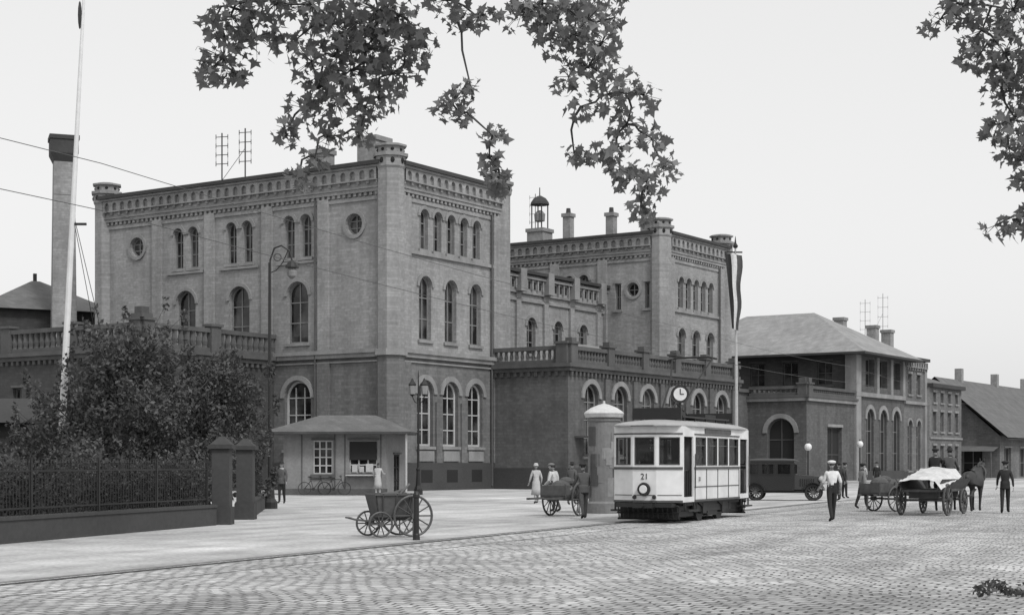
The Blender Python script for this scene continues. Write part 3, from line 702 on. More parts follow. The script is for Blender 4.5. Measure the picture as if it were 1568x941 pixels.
# ------------------------------------------------------------------ poles, lamps, wires
g=G();g.tube([(0,0,0),(.0,0,2.85)],[.16,.15],10,1);g.tube([(0,0,2.85),(.3,0,9),(.62,0,15.2),(.8,0,18.6)],[.125,.1,.065,.04],10,0)
g.lathe([(.3,0),(.26,.4),(.18,.8)],(0,0,0),10,1);g.box(.35,.85,-.04,.04,10.0,10.08,1)
g.tube([(.42,.1,10.0),(.9,1.2,6)],.012,4,1);g.tube([(.42,.1,10.2),(1.6,.3,5)],.012,4,1);g.ell((.62,0,17.3),(.07,.07,.5),1,8,6)
g.obj('flagpole',[M['white'],M['black']],loc=(-15.65,55,0))
g=G();g.tube([(0,0,0),(0,0,6),(-.05,0,12.6)],[.1,.075,.045],10,0);g.lathe([(.09,12.6),(.14,12.7),(.05,12.85),(.01,13.2)],(-.05,0,0),8,1);g.box(-.6,.3,-.04,.04,12.35,12.42,1)
vs=[];K=18
for i in range(14):
    z=12.33-3.8*i/13;wd=.86*(1-.045*i)+.05*sin(i*.9)
    for j in range(K+1):
        t=j/K;vs.append((-.6+t*wd+.035*i-.0006*i*i,.07*sin(t*9+i*.25)-.16,z-.12*t))
for i in range(13):
    for j in range(K): g.add([vs[i*(K+1)+j],vs[i*(K+1)+j+1],vs[(i+1)*(K+1)+j+1],vs[(i+1)*(K+1)+j]],[(0,1,2,3)],1 if j<6 else (2 if j<12 else 3))
g.obj('flagpole_with_flag',[M['frame'],M['black'],M['shirt'],M['suit']],loc=(11.35,80,0))
g=G();g.lathe([(.3,0),(.3,.25),(.2,.4),(.16,1.0),(.2,1.1),(.1,1.2)],(0,0,0),10)
g.tube([(0,0,1.1),(0,0,9.4)],[.08,.055],8)
g.tube([(0,0,8.9),(.02,0,9.5),(.18,0,9.95),(.45,0,10.05),(.75,0,9.85),(.85,0,9.5)],.035,6)
g.tube([(0,0,9.0),(.25,0,9.1),(.5,0,9.4),(.72,0,9.9)],.02,5);g.tube([(.3+.14*cos(q*pi/6),0,9.6+.14*sin(q*pi/6)) for q in range(12)],.015,4,closed=True)
g.lathe([(.05,9.5),(.16,9.4),(.26,9.25),(.27,9.2),(.14,9.18)],(.85,0,0),12)
g.lathe([(.13,9.18),(.2,9.05),(.17,8.88),(.05,8.78)],(.85,0,0),12,1)
g.obj('street_lamp',[M['black'],M['trim']],loc=(-9.27,60.5,0))
g=G();g.lathe([(.24,0),(.24,.3),(.15,.5),(.1,1.3),(.14,1.4),(.07,1.5),(.05,5.2),(.09,5.3),(.04,5.5),(.03,6.6),(.01,6.85)],(0,0,0),10)
for sx in (-1,1):
    g.tube([(0,0,5.0),(sx*.2,0,5.1),(sx*.33,0,5.4)],.03,5)
    g.lathe([(.05,5.4),(.15,5.5),(.2,6.0),(.22,6.05),(.09,6.25),(.03,6.4)],(sx*.33,0,0),6,0);
    g.lathe([(.155,5.52),(.205,5.98)],(sx*.33,0,0.0),6,1)
g.obj('street_lamp',[M['black'],M['trim']],loc=(-5.15,87,0))
for x,y,z in ((23.4,125,3.0),(30.8,140,3.4)):
    g=G();g.lathe([(.18,0),(.14,.4),(.07,.6),(.06,z-.3),(.1,z-.25)],(0,0,0),8);g.ell((0,0,z),(.3,.3,.3),1,12,8)
    g.lathe([(.1,z+.28),(.02,z+.45)],(0,0,0),8);g.obj('street_lamp',[M['black'],M['white']],loc=(x,y,0))
g=G();g.lathe([(.085,0),(.075,.12),(.062,.15),(.06,.95),(.078,.97),(.078,1.03),(.05,1.09),(.01,1.11)],(0,0,0),12);g.obj('bollard',M['black'],loc=(-2.17,35.9,0),smooth=False)
def wire(pts):
    out=[]
    for (A,B) in zip(pts[:-1],pts[1:]):
        A=Vector(A);B=Vector(B)
        for i in range(10): t=i/10;out.append(A.lerp(B,t)-Vector((0,0,.12*4*t*(1-t))))
    out.append(Vector(pts[-1]));return out
g=G()
def TP(t,z,o=0): x,y=tk(t,o);return (x,y,z)
g.tube(wire([TP(-60,5.7),TP(-28,5.5),TP(0,5.12),TP(26,5.4),TP(60,5.6)]),.006,4)
g.tube(wire([TP(-60,6.3),TP(-28,6.2),TP(0,6.0,-.3),TP(26,6.2,-.5),TP(60,6.2,-.6)]),.006,4)
g.obj('overhead_wires',M['iron'])

# ------------------------------------------------------------------ tram
tram=empty('tram',(TC.x,TC.y,.01),math.atan2(-d.y,-d.x));g=G()
HL=3.775;PW=.36
def tseg(p0,p1,ops,z0=.6,z1=2.8,**kw):
    T,L=seg(p0,p1)
    facade(g,T,0,L,z0,z1,ops(L),wall=0,trim=1,glass=2,frame=1,depth=.06,fw=.025,hood=0,**kw);
    tbox(g,T,0,L,1.55,1.62,0,.025,1);tbox(g,T,0,L,.6,.66,0,.025,1);tbox(g,T,0,L,2.56,2.6,0,.02,1)
    tbox(g,T,.03,L-.03,.8,.82,0,.012,1)
    return T,L
win=(1.66,2.5)
for sg in (1,-1):
    F=(lambda x,y:(x*sg,y*sg))
    tseg(F(HL,-PW),F(HL,PW),lambda L:[('rect',L/2,.6,1.68,2.48)],bars=(0,0))
    tseg(F(HL,PW),F(3.45,1.05),lambda L:[('rect',L/2,.6,1.68,2.48)],bars=(0,0))
    tseg(F(3.45,-1.05),F(HL,-PW),lambda L:[('rect',L/2,.6,1.68,2.48)],bars=(0,0))
for sy in (1,-1):
    def S(xa,xb):
        T,L=seg((xa,1.05*sy),(xb,1.05*sy),side=-sy)
        if T(0,0,1)[1]*sy<1.05: T,L=seg((xa,1.05*sy),(xb,1.05*sy),side=sy)
        return T,L
    T,L=S(-2.35,2.35)
    facade(g,T,0,L,.6,2.8,[('rect',.62+1.155*i,1.0,win[0],win[1]) for i in range(4)],wall=0,glass=2,frame=1,depth=.06,fw=.025,hood=0,bars=(0,0))
    for i in range(4): tbox(g,T,.62+1.155*i-.48,.62+1.155*i+.48,2.24,2.27,-.04,-.02,1)
    tbox(g,T,0,L,1.55,1.62,0,.03,1);tbox(g,T,0,L,.6,.66,0,.03,1);tbox(g,T,0,L,1.02,1.045,0,.015,1);tbox(g,T,0,L,2.56,2.6,0,.02,1)
    for a in (0.02,1.2,2.35,3.5,L-.06): tbox(g,T,a,a+.035,.66,1.55,0,.016,1)
    tbox(g,T,1.0,3.7,2.62,2.76,.0,.03,7)
    for xa in (2.35,-3.45):
        T,L=S(xa,xa+1.1)
        tbox(g,T,0,.1,.6,2.8,-.05,0,0);tbox(g,T,L-.12,L,.6,2.8,-.05,0,0);tbox(g,T,.1,L-.12,2.5,2.8,-.05,0,0);tbox(g,T,.1,L-.12,.6,.75,-.05,0,0)
        for q in range(5): tbox(g,T,.14+q*.17,.18+q*.17,.75,1.5,-.15,-.12,5)
        tbox(g,T,.1,L-.12,1.5,1.55,-.16,-.11,5)
        tbox(g,T,0.1,L-.12,.33,.38,-.1,.16,5);tbox(g,T,.1,.14,.33,.6,0,.04,5);tbox(g,T,L-.16,L-.12,.33,.6,0,.04,5)
        g.tube([T(.06,1.0,.05),T(.06,2.0,.05)],.018,5,6)
g.box(-3.5,3.5,-1.0,1.0,.56,.64,5);g.box(-3.4,3.4,-.98,.98,2.7,2.76,7)
for x in (-2.35,2.35):
    g.box(x-.03,x+.03,-1.0,-.35,.62,2.7,7);g.box(x-.03,x+.03,.35,1.0,.62,2.7,7);g.box(x-.03,x+.03,-.35,.35,2.5,2.7,7)
g.box(-2.2,2.2,-.99,-.65,.62,1.15,7);g.box(-2.2,2.2,.65,.99,.62,1.15,7)
for sy in (-1,1): g.box(-2.3,2.3,sy*.985-.01,sy*.985+.01,.65,1.6,7)
g.lathe([(.12,.62),(.12,1.7),(.03,1.72)],(3.3,.1,0),10,5)
rx=[-4.0,-3.9,-3.6,-2.6,0,2.6,3.6,3.9,4.0];hh=[.0,.07,.14,.2,.22,.2,.14,.07,.0];wy=[.35,.7,1.0,1.13,1.13,1.13,1.0,.7,.35]
K=12;vs=[]
for x,h,w in zip(rx,hh,wy):
    for j in range(K+1):
        q=pi*j/K;vs.append((x,w*cos(q),2.8+.02+h*sin(q)))
g.add(vs,[(i*(K+1)+j,i*(K+1)+j+1,(i+1)*(K+1)+j+1,(i+1)*(K+1)+j) for i in range(len(rx)-1) for j in range(K)],3)
g.add([(x,w,2.8) for x,w in zip(rx,wy)]+[(x,-w,2.8) for x,w in zip(rx,wy)]+[(x,w,2.825) for x,w in zip(rx,wy)]+[(x,-w,2.825) for x,w in zip(rx,wy)],
   [(i,i+1,i+10,i+9) for i in range(8)]+[(i,i+1,i+19,i+18) for i in range(8)]+[(i+9,i+10,i+28,i+27) for i in range(8)],3)
g.box(2.6,2.7,-.75,.75,3.02,3.36,5);g.box(-2.7,-2.6,-.75,.75,3.02,3.34,5)
g.box(1.5,2.3,-.5,.5,3.0,3.26,5);g.box(-1.6,-.5,-.5,.5,3.0,3.24,5)
for y in (-.66,.66):
    g.box(-2.4,2.4,y-.05,y+.05,3.08,3.13,5);[g.box(x-.02,x+.02,y-.02,y+.02,2.9,3.1,5) for x in (-2.2,-1.1,0,1.1,2.2)]
g.box(-2.4,2.4,-.2,.2,3.14,3.17,5)
for y in (-.3,.3): g.tube([(1.5,y,3.2),(.2,y*1.4,4.2),(-.75,y*2.2,5.0)],.028,5,5)
g.tube([(-.75,-.8,4.98),(-.8,-.5,5.05),(-.8,.5,5.05),(-.75,.8,4.98)],.032,5,5);g.tube([(.2,-.42,4.2),(.2,.42,4.2)],.02,4,5);g.tube([(1.5,-.4,3.2),(1.5,.4,3.2)],.05,5,5)
g.tube([(-.3,.0,3.2),(.9,.0,3.55),(1.5,0,3.3)],.025,4,5)
My=Matrix.Rotation(pi/2,4,'Y').to_3x3()
g.lathe([(.18,0),(.2,.05),(.18,.12)],(HL,0,.98),18,5,My);g.lathe([(.12,.121),(.11,.13)],(HL,0,.98),18,0,My)
for y in (.3,-.3): g.lathe([(.06,0),(.05,.08)],(HL,y,.75),10,5,My)
g.box(HL,HL+.2,-.3,.3,.44,.58,5);g.tube([(HL+.1,0,.5),(HL+.35,0,.5)],.05,6,5)
g.box(HL-.3,HL+.08,-.85,.85,.46,.58,5);g.box(-HL-.08,-HL+.3,-.85,.85,.46,.58,5)
for xs in (1,-1):
    for y in [-.9+.15*i for i in range(13)]: g.tube([(xs*(HL-.25),y,.5),(xs*(HL-.35),y,.12)],.02,4,5)
    for z,x in ((.48,HL-.25),(.3,HL-.3),(.12,HL-.35)): g.tube([(xs*x,-.95,z),(xs*x,.95,z)],.028,4,5)
    xa,xb=sorted((xs*(HL-.42),xs*(HL-.46)));g.box(xa,xb,-.9,.9,.12,.5,5)  # black board added to stop light passing behind the life guard
for sy in (.86,-.86):
    g.box(-1.9,1.9,sy-.04,sy+.04,.28,.48,5);g.box(-2.9,2.9,sy-.03,sy+.03,.48,.6,5)
    for x in (-1.0,1.0):
        g.box(x-.18,x+.18,sy-.07,sy+.09,.22,.54,5)
        for i in range(4): g.box(x-.55+.09*i,x+.55-.09*i,sy+.03,sy+.08,.53-.03*i,.555-.03*i,5)
    for x in (-1.7,1.7): g.lathe([(.06,.3),(.06,.55)],(x,sy,0),8,5)
    g.tube([(-.55,sy,.2),(.55,sy,.2)],.03,5,5);g.box(-.5,.5,sy-.12,sy+.02,.14,.3,5)
Mxx=Matrix.Rotation(pi/2,4,'X').to_3x3()
for x in (-1.0,1.0):
    for sy in (.72,-.72):
        g.lathe([(.4,-.06),(.4,.06)],(x,sy,.39),24,5,Mxx);g.lathe([(.3,.061),(.1,.09)],(x,sy,.39),16,6,Mxx)
    g.tube([(x,-.72,.39),(x,.72,.39)],.06,8,5)
g.box(-.75,.75,-.6,.6,.14,.5,5);g.box(-3.3,-1.5,-.75,.75,.16,.5,5);g.box(1.5,3.3,-.75,.75,.16,.52,5)  # black boxes added to block light showing through under the floor
g.split(tram,{0:('body',M['white']),1:('trim_lines',M['iron']),2:('windows',M['glassT']),3:('roof',M['cream']),5:('truck_and_fittings',M['black']),6:('metalwork',M['iron']),7:('interior',M['wood'])})
def text(s,size,parent,loc,rot,m,name):
    cu=bpy.data.curves.new(name,'FONT');cu.body=s;cu.size=size;cu.align_x='CENTER';cu.extrude=.004
    o=bpy.data.objects.new(name,cu);COL.objects.link(o);o.parent=parent;o.location=loc;o.rotation_euler=rot;cu.materials.append(m)
text('21',.24,tram,(HL+.012,0,1.27),(pi/2,0,pi/2),M['black'],'front_number')
text('21',.18,tram,(1.9,1.075,1.2),(pi/2,0,pi),M['black'],'side_number')

# ------------------------------------------------------------------ carts & wagons
def boxcart(name,x,y,rz):
    g=G()
    def pl(z0,z1,a,b,c,dd,m=0):
        t=.03
        for sy in (-1,1): g.hexa([(-a,sy*b,z0),(a,sy*b,z0),(a,sy*(b-t),z0),(-a,sy*(b-t),z0),(-c,sy*dd,z1),(c,sy*dd,z1),(c,sy*(dd-t),z1),(-c,sy*(dd-t),z1)],m)
        for sx in (-1,1): g.hexa([(sx*a,-b,z0),(sx*a,b,z0),(sx*(a-t),b,z0),(sx*(a-t),-b,z0),(sx*c,-dd,z1),(sx*c,dd,z1),(sx*(c-t),dd,z1),(sx*(c-t),-dd,z1)],m)
    pl(.5,1.0,.42,.28,.52,.4);g.box(-.42,.42,-.28,.28,.47,.5)
    g.box(-.54,.54,-.43,-.39,.98,1.03,1);g.box(-.54,.54,.39,.43,.98,1.03,1)
    for xx in (-.3,.0,.3):
        for sy in (-1,1): g.tube([(xx,sy*.3,.48),(xx*1.15,sy*.43,1.03)],.02,4,1)
    for sy in (-.46,.46):
        g.wheel((.38,sy,.5),.47,'y',12,1,.03,.07)
        g.wheel((-.42,sy,.31),.28,'y',10,1,.026,.055)
    g.tube([(.38,-.46,.5),(.38,.46,.5)],.035,6,1);g.tube([(-.42,-.46,.31),(-.42,.46,.31)],.03,6,1)
    g.box(-.5,.5,-.06,.06,.38,.47,0)
    g.tube([(-.42,0,.36),(-.9,0,.42),(-1.05,0,.46)],.025,5,0);g.tube([(-1.05,-.22,.46),(-1.05,.22,.46)],.02,5,0)
    g.tube([(.1,-.25,.98),(.42,-.1,1.24)],.03,5,1);g.tube([(-.2,.1,.95),(.4,.2,1.1)],.04,5,0);g.ell((0,0,.94),(.4,.28,.12),0,10,6)
    g.obj(name,[M['wood'],M['iron']],loc=(x,y,.01),rz=rz)
boxcart('handcart',-2.85,37.3,rad(24))
def twocart(name,x,y,rz,Rw=.52,load=True):
    g=G();g.box(-.85,.85,-.42,.42,.62,.68)
    for sy in (-1,1):
        g.box(-.85,.85,sy*.42-.02,sy*.42+.02,.68,1.0);g.box(-1.9,1.0,sy*.36-.03,sy*.36+.03,.55,.62)
        g.wheel((0,sy*.55,Rw+.01),Rw,'y',12,1,.035,.08)
        for xx in (-.8,0,.8): g.box(xx-.03,xx+.03,sy*.45-.02,sy*.45+.02,.6,1.05,1)
    g.box(-.87,-.83,-.42,.42,.68,1.0);g.box(.83,.87,-.42,.42,.68,1.0)
    g.tube([(0,-.55,Rw),(0,.55,Rw)],.04,6,1);g.tube([(-1.88,-.36,.6),(-1.88,.36,.6)],.025,6,0)
    g.tube([(.9,0,.6),(.95,0,.05)],.025,5,0)
    if load:
        for c,r in (((-.3,0,.95),(.4,.33,.22)),((.35,.05,.98),(.38,.3,.26)),((0,-.05,1.1),(.3,.25,.18))): g.ell(c,r,2,10,7)
    g.obj(name,[M['wood'],M['iron'],M['suit']],loc=(x,y,.01),rz=rz)
twocart('pushcart',1.75,52.3,rad(60),.53)
twocart('pushcart',13.45,57,rad(215),.45)
def wagon(x,y,rz):
    e=empty('horse_wagon',(x,y,.01),rz);g=G()
    g.box(-1.7,1.7,-.6,.6,.78,.86)
    for sy in (-1,1):
        g.hexa([(-1.7,sy*.6,.86),(1.7,sy*.6,.86),(1.7,sy*.56,.86),(-1.7,sy*.56,.86),(-1.75,sy*.8,1.2),(1.75,sy*.8,1.2),(1.75,sy*.76,1.2),(-1.75,sy*.76,1.2)])
        g.wheel((-1.15,sy*.78,.52),.5,'y',12,1,.04,.09);g.wheel((1.15,sy*.7,.43),.41,'y',12,1,.036,.085)
    g.tube([(1.6,0,.6),(3.0,0,.85),(4.2,0,1.0)],.035,5,0);g.tube([(1.75,-.9,.6),(1.75,.9,.6)],.035,5,0)
    for xx in (-1.15,1.15): g.tube([(xx,-.78,.5),(xx,.78,.5)],.045,6,1);g.box(xx-.08,xx+.08,-.5,.5,.55,.78)
    nx,ny=12,8;vs=[]
    for i in range(nx+1):
        for j in range(ny+1):
            xx=-2.0+2.5*i/nx;yy=-.8+1.6*j/ny;zz=1.05+.4*(i/nx)+.14*cos(yy*1.7)+U(-.03,.03)
            if j in (0,ny): zz-=.22
            vs.append((xx,yy,zz))
    g.add(vs,[(i*(ny+1)+j,i*(ny+1)+j+1,(i+1)*(ny+1)+j+1,(i+1)*(ny+1)+j) for i in range(nx) for j in range(ny)],2)
    g.box(1.0,1.4,-.6,.6,1.2,1.27)
    for sy in (-.55,.55): g.box(1.05,1.35,sy-.04,sy+.04,.86,1.2)
    g.split(e,{0:('bed',M['wood']),1:('wheels',M['iron']),2:('tarpaulin',M['tarp'])});return e

def skinmesh(verts,edges,rads,sub=1):
    me=bpy.data.meshes.new('tmp');me.from_pydata([tuple(v) for v in verts],edges,[])
    ob=bpy.data.objects.new('tmp',me);COL.objects.link(ob)
    ob.modifiers.new('s','SKIN')
    dat=me.skin_vertices[0].data
    for i,r in enumerate(rads):
        rr=r if isinstance(r,tuple) else (r,r);dat[i].radius=rr;dat[i].use_root=(i==0)
    if sub: s=ob.modifiers.new('u','SUBSURF');s.levels=sub;s.render_levels=sub
    dg=bpy.context.evaluated_depsgraph_get();dg.update()
    m2=bpy.data.meshes.new_from_object(ob.evaluated_get(dg))
    vs=[tuple(v.co) for v in m2.vertices];fs=[tuple(p.vertices) for p in m2.polygons]
    bpy.data.objects.remove(ob);bpy.data.meshes.remove(me);bpy.data.meshes.remove(m2)
    return vs,fs
def horse(name,x,y,rz,head=0,ph=0,parent=None):
    V=[];E=[];Rr=[]
    def n_(p,r,par=None):
        V.append(p);Rr.append(r)
        if par is not None: E.append((par,len(V)-1))
        return len(V)-1
    mid=n_((-.1,0,1.2),.30);ch=n_((.42,0,1.2),.27,mid);ru=n_((-.62,0,1.28),.27,mid);tail0=n_((-.92,0,1.33),.12,ru)
    nk=n_((.72,0,1.48),.18,ch);n2=n_((.98,0,1.75-head),.125,nk);po=n_((1.14,0,1.93-head*1.6),.105,n2);j=n_((1.28,0,1.78-head*1.8),.1,po);mz=n_((1.45,0,1.55-head*1.8),.07,j);n_((1.5,0,1.47-head*1.8),.06,mz)
    for s,o in ((1,ph),(-1,-ph)):
        a=n_((-.66,s*.15,1.02),.16,ru);b=n_((-.55+o*.5,s*.17,.82),.11,a);c=n_((-.82+o,s*.16,.53),.062,b);dd=n_((-.76+o,s*.16,.16),.042,c);n_((-.70+o,s*.16,.05),.055,dd)
        a=n_((.45,s*.15,.98),.14,ch);b=n_((.42-o*.3,s*.16,.78),.085,a);c=n_((.46-o,s*.16,.48),.055,b);dd=n_((.44-o*1.3,s*.16,.16),.04,c);n_((.49-o*1.3,s*.16,.05),.054,dd)
    vs,fs=skinmesh(V,E,Rr,1);g=G();g.add(vs,fs,0)
    g.tube([(-.95,0,1.36),(-1.08,0,1.2),(-1.1,0,.8),(-1.06,0,.5)],[.05,.07,.06,.02],7,1)
    hz=-head*1.6
    for s in (-1,1): g.tube([(1.1,s*.06,1.99+hz),(1.1,s*.08,2.14+hz)],[.035,.008],5,0)
    g.tube([(1.08,0,2.0+hz),(.9,0,1.88-head),(.7,0,1.68),(.5,0,1.5)],[.03,.055,.055,.03],6,1)
    g.tube([(.66+.1*cos(q),.26*cos(q+pi/2),1.32+.33*sin(q+pi/2)) for q in [2*pi*i/14 for i in range(14)]],.04,5,2,closed=True)
    return g.obj(name,[M['horse'],M['hair'],M['wood']],parent,True,(x,y,.01),rz)

def person(name,x,y,yaw,h=1.75,top='suit',bot='cloth',hat='cap',hatm='cloth',legs=((15,5),(-15,20)),arms=((-15,15),(15,15)),lean=0,skirt=None,seat=None,z=.01,abd=.06,headturn=0):
    sc_=h/1.75;V=[];E=[];Rr=[];lab=[]
    def n_(p,r,par=None,l=0):
        V.append(Vector(p));Rr.append(r)
        if par is not None: E.append((par,len(V)-1));lab.append(l)
        return len(V)-1
    la=rad(lean)
    def up(p):
        v=Vector(p)-Vector((0,0,.95));c,s=cos(la),sin(la)
        return Vector((v.x,v.y*c+v.z*s,.95+v.z*c-v.y*s))
    pel=n_((0,0,.95),.13);w=n_(up((0,0,1.1)),.12,pel,0);chs=n_(up((0,0,1.3)),.135,w,0);nb=n_(up((0,0,1.45)),.075,chs,0);nt=n_(up((0,.015,1.54)),.052,nb,2)
    wr=[]
    for s,(ha,ka),(sa,ea) in ((1,legs[0],arms[0]),(-1,legs[1],arms[1])):
        hp=n_((s*.085,0,.88),.1,pel,1);a=rad(ha);kn=Vector((s*.09,sin(a)*.42,.88-cos(a)*.42));k_=n_(kn,.07,hp,1)
        b=rad(ha-ka);an=kn+Vector((0,sin(b)*.41,-cos(b)*.41));a_=n_(an,.052,k_,1)
        c=b*.6;toe=an+Vector((s*.02,cos(c)*.17,-.045+sin(c)*.17));n_(toe,.038,a_,3)
        shd=n_(up((s*.17,0,1.40)),.07,chs,0)
        a=rad(sa);el=up((s*(.19+abd),sin(a)*.28,1.40-cos(a)*.28));e_=n_(el,.05,shd,0)
        a2=rad(sa+ea);wv=up((s*(.20+abd*1.2),sin(a)*.28+sin(a2)*.25,1.40-cos(a)*.28-cos(a2)*.25));n_(wv,.035,e_,2 if top=='shirt' else 0);wr.append((wv,(wv-el).normalized(),s))
    vs,fs=skinmesh(V,E,Rr,1)
    mats=[M[top],M[bot],M['skin'],M['cloth'],M['hair'],M[hatm]]
    g=G()
    segs=[(V[a],V[b],l) for (a,b),l in zip(E,lab)]
    g.v+=vs
    zw=1.06 if top=='shirt' else .97
    for f in fs:
        c=Vector((0,0,0))
        for i in f: c+=Vector(vs[i])
        c/=len(f);best=1e9;bl=0
        for A,B,l in segs:
            ab=B-A;t=max(0,min(1,(c-A).dot(ab)/max(ab.length_squared,1e-9)));dd=(A+ab*t-c).length
            if dd<best: best=dd;bl=l
        if bl==0 and c.z<zw and (abs(c.x)<.17): bl=1
        g.f.append(tuple(f));g.m.append(bl)
    hc=up((0,.03,1.645));st=len(g.v)
    K,Nn=12,16;vs=[]
    for i in range(K+1):
        ph=pi*i/K
        for j in range(Nn):
            q=2*pi*j/Nn;X=sin(ph)*sin(q);Yy=sin(ph)*cos(q);Z=cos(ph)
            x_=.075*X*(1-.22*max(0,-Z));y_=.095*Yy;z_=.118*Z
            if Yy>.85 and abs(X)<.3 and -.35<Z<.1: y_+=.02
            if Z<-.6 and Yy>0: y_+=.01
            vs.append(hc+Vector((x_,y_,z_)))
    for i in range(K):
        for j in range(Nn):
            q=2*pi*(j+.5)/Nn;Z=cos(pi*(i+.5)/K);Yy=cos(q)
            hairy=(Z>.55) or (Yy<.1 and Z>-.35)
            g.add([vs[i*Nn+j],vs[i*Nn+(j+1)%Nn],vs[(i+1)*Nn+(j+1)%Nn],vs[(i+1)*Nn+j]],[(0,1,2,3)],4 if hairy else 2)
    for s in (-1,1):
        g.ell(hc+Vector((s*.077,-.005,-.01)),(.012,.02,.03),2,6,5);g.ell(hc+Vector((s*.03,.086,.015)),(.011,.008,.007),4,6,4)
    g.ell(hc+Vector((0,.1,-.018)),(.012,.018,.022),2,6,5);g.ell(hc+Vector((0,.086,-.055)),(.024,.008,.006),3,6,4)
    if hat=='cap':
        g.lathe([(.1,.035),(.125,.07),(.115,.105),(.05,.125),(.01,.128)],hc+Vector((0,-.005,0)),14,5);g.ell(hc+Vector((0,.1,.045)),(.07,.06,.01),5,10,4)
    elif hat=='brim':
        g.lathe([(.09,.045),(.165,.04),(.17,.05),(.095,.06),(.09,.13),(.07,.15),(.01,.145)],hc,16,5)
    elif hat=='cloche':
        g.lathe([(.12,.0),(.115,.03),(.1,.06),(.095,.11),(.05,.14),(.01,.145)],hc,14,5)
    if headturn:
        g.xf(Matrix.Translation(hc)@Matrix.Rotation(rad(headturn),4,'Z')@Matrix.Translation(-hc),st)
    for wv,dr,s in wr:
        sd=Vector((s,0,0));fw=dr.cross(sd).normalized();sd=fw.cross(dr).normalized()
        mx=Matrix((fw,sd,dr)).transposed()
        g.ell(wv+dr*.05,(.04,.016,.052),2,10,7,mx)
        for i,(off,ln) in enumerate(((-.03,.062),(-.01,.078),(.011,.073),(.03,.056))):
            b=wv+dr*.085+fw*off;c1=b+dr*ln*.45-sd*s*.006;c2=c1+dr*ln*.35-sd*s*.02;c3=c2+dr*ln*.2-sd*s*.02
            g.tube([b-dr*.02,c1,c2,c3],[.0095,.009,.008,.006],5,2)
        tf=1 if fw.y>0 else -1
        b=wv+dr*.03+fw*tf*.03;g.tube([b,b+fw*tf*.022+dr*.025-sd*s*.01,b+fw*tf*.03+dr*.05-sd*s*.018],[.012,.01,.007],5,2)
    if skirt:
        r1=skirt
        g.lathe([(.14,1.12),(.13,1.05),(.17,.95),(.185,.8),(.2,.6),(r1,.36),(r1-.02,.36)],(0,.0,0),18,0)
        for i in range(len(g.v)-18*7,len(g.v)): 
            v=g.v[i];q=math.atan2(v[1],v[0]);k=1+.05*sin(q*7)*max(0,(1-v[2]));g.v[i]=(v[0]*k,v[1]*k*.9,v[2])
    elif seat is None and top!='shirt':
        zl=.80
        g.lathe([(.138,1.08),(.142,.98),(.15,zl+.05),(.155,zl),(.14,zl+.01)],(0,0,0),16,0)
        for i in range(len(g.v)-16*5,len(g.v)): v=g.v[i];g.v[i]=(v[0]*1.12,v[1]*.86,v[2])
    elif seat is None:
        g.lathe([(.128,1.05),(.132,1.02),(.128,.99)],(0,0,0),16,3)
        for i in range(len(g.v)-16*3,len(g.v)): v=g.v[i];g.v[i]=(v[0]*1.1,v[1]*.9,v[2])
    zmin=min(v[2] for v in g.v)
    base=-zmin if seat is None else seat-.80
    g.xf(Matrix.Scale(sc_,4)@Matrix.Translation((0,0,base)) if seat is None else Matrix.Translation((0,0,base)))
    return g.obj(name,mats,None,True,(x,y,z),rad(yaw))

person('walking_man',9.55,47.2,8,1.78,top='shirt',bot='cloth',hat='cap',hatm='shirt',legs=((14,6),(-10,14)),arms=((-12,40),(10,45)))
person('cart_pusher',2.25,49.6,12,1.72,top='suit',bot='suit',hat='cap',legs=((14,8),(-14,14)),arms=((38,30),(30,35)),lean=8)
person('man_in_white_shirt',1.55,56.5,60,1.72,top='shirt',bot='suit',hat='cap',hatm='suitL',legs=((12,8),(-12,12)),arms=((25,40),(20,40)),lean=12)
person('woman_in_light_dress',1.04,68,20,1.68,top='dress',bot='skin',hat='cloche',hatm='dress',skirt=.23,legs=((8,5),(-8,12)),arms=((-6,30),(8,20)))
person('woman_in_light_dress',1.85,71,-10,1.62,top='dress',bot='skin',hat='cloche',hatm='cloth',skirt=.22,legs=((8,5),(-8,8)))
person('man_in_suit',2.5,66,-30,1.72,top='suit',bot='suit',hat='brim',legs=((8,5),(-8,8)))
person('kiosk_customer',-7.15,84.3,-10,1.72,top='dress',bot='dress',hat=None,skirt=.21,legs=((3,0),(-3,0)),arms=((35,60),(15,40)),lean=6)
person('man_in_suit',15.1,73.0,30,1.72,top='cloth',bot='cloth',hat='brim',legs=((6,3),(-5,5)))
person('man_in_suit',16.4,78,-60,1.72,top='suit',bot='cloth',hat='cap',legs=((3,0),(-3,0)))
person('man_in_suit',24.0,104,150,1.75,top='cloth',bot='cloth',hat='brim',legs=((10,5),(-12,8)))
person('woman_in_light_dress',24.9,112,160,1.65,top='dress',bot='skin',hat='cloche',skirt=.24,legs=((8,5),(-8,8)))
person('man_in_suit',-9.9,68,170,1.74,top='suit',bot='cloth',hat='brim',legs=((5,3),(-5,5)))
person('tram_driver',TC.x-d.x*3.2+.05,TC.y-d.y*3.2,180-24,1.7,top='cloth',bot='cloth',hat='cap',legs=((2,0),(-2,0)),arms=((25,60),(15,50)),z=.65)
for i,(t,o) in enumerate(((-1.2,.45),(.3,.45),(1.4,-.45))):
    X,Yy=tk(t,o);person('tram_passenger',X,Yy,70,1.6,top=('suit','dress','suitL')[i],bot='cloth',hat='brim' if i!=1 else 'cloche',legs=((2,0),(-2,0)),z=.65)

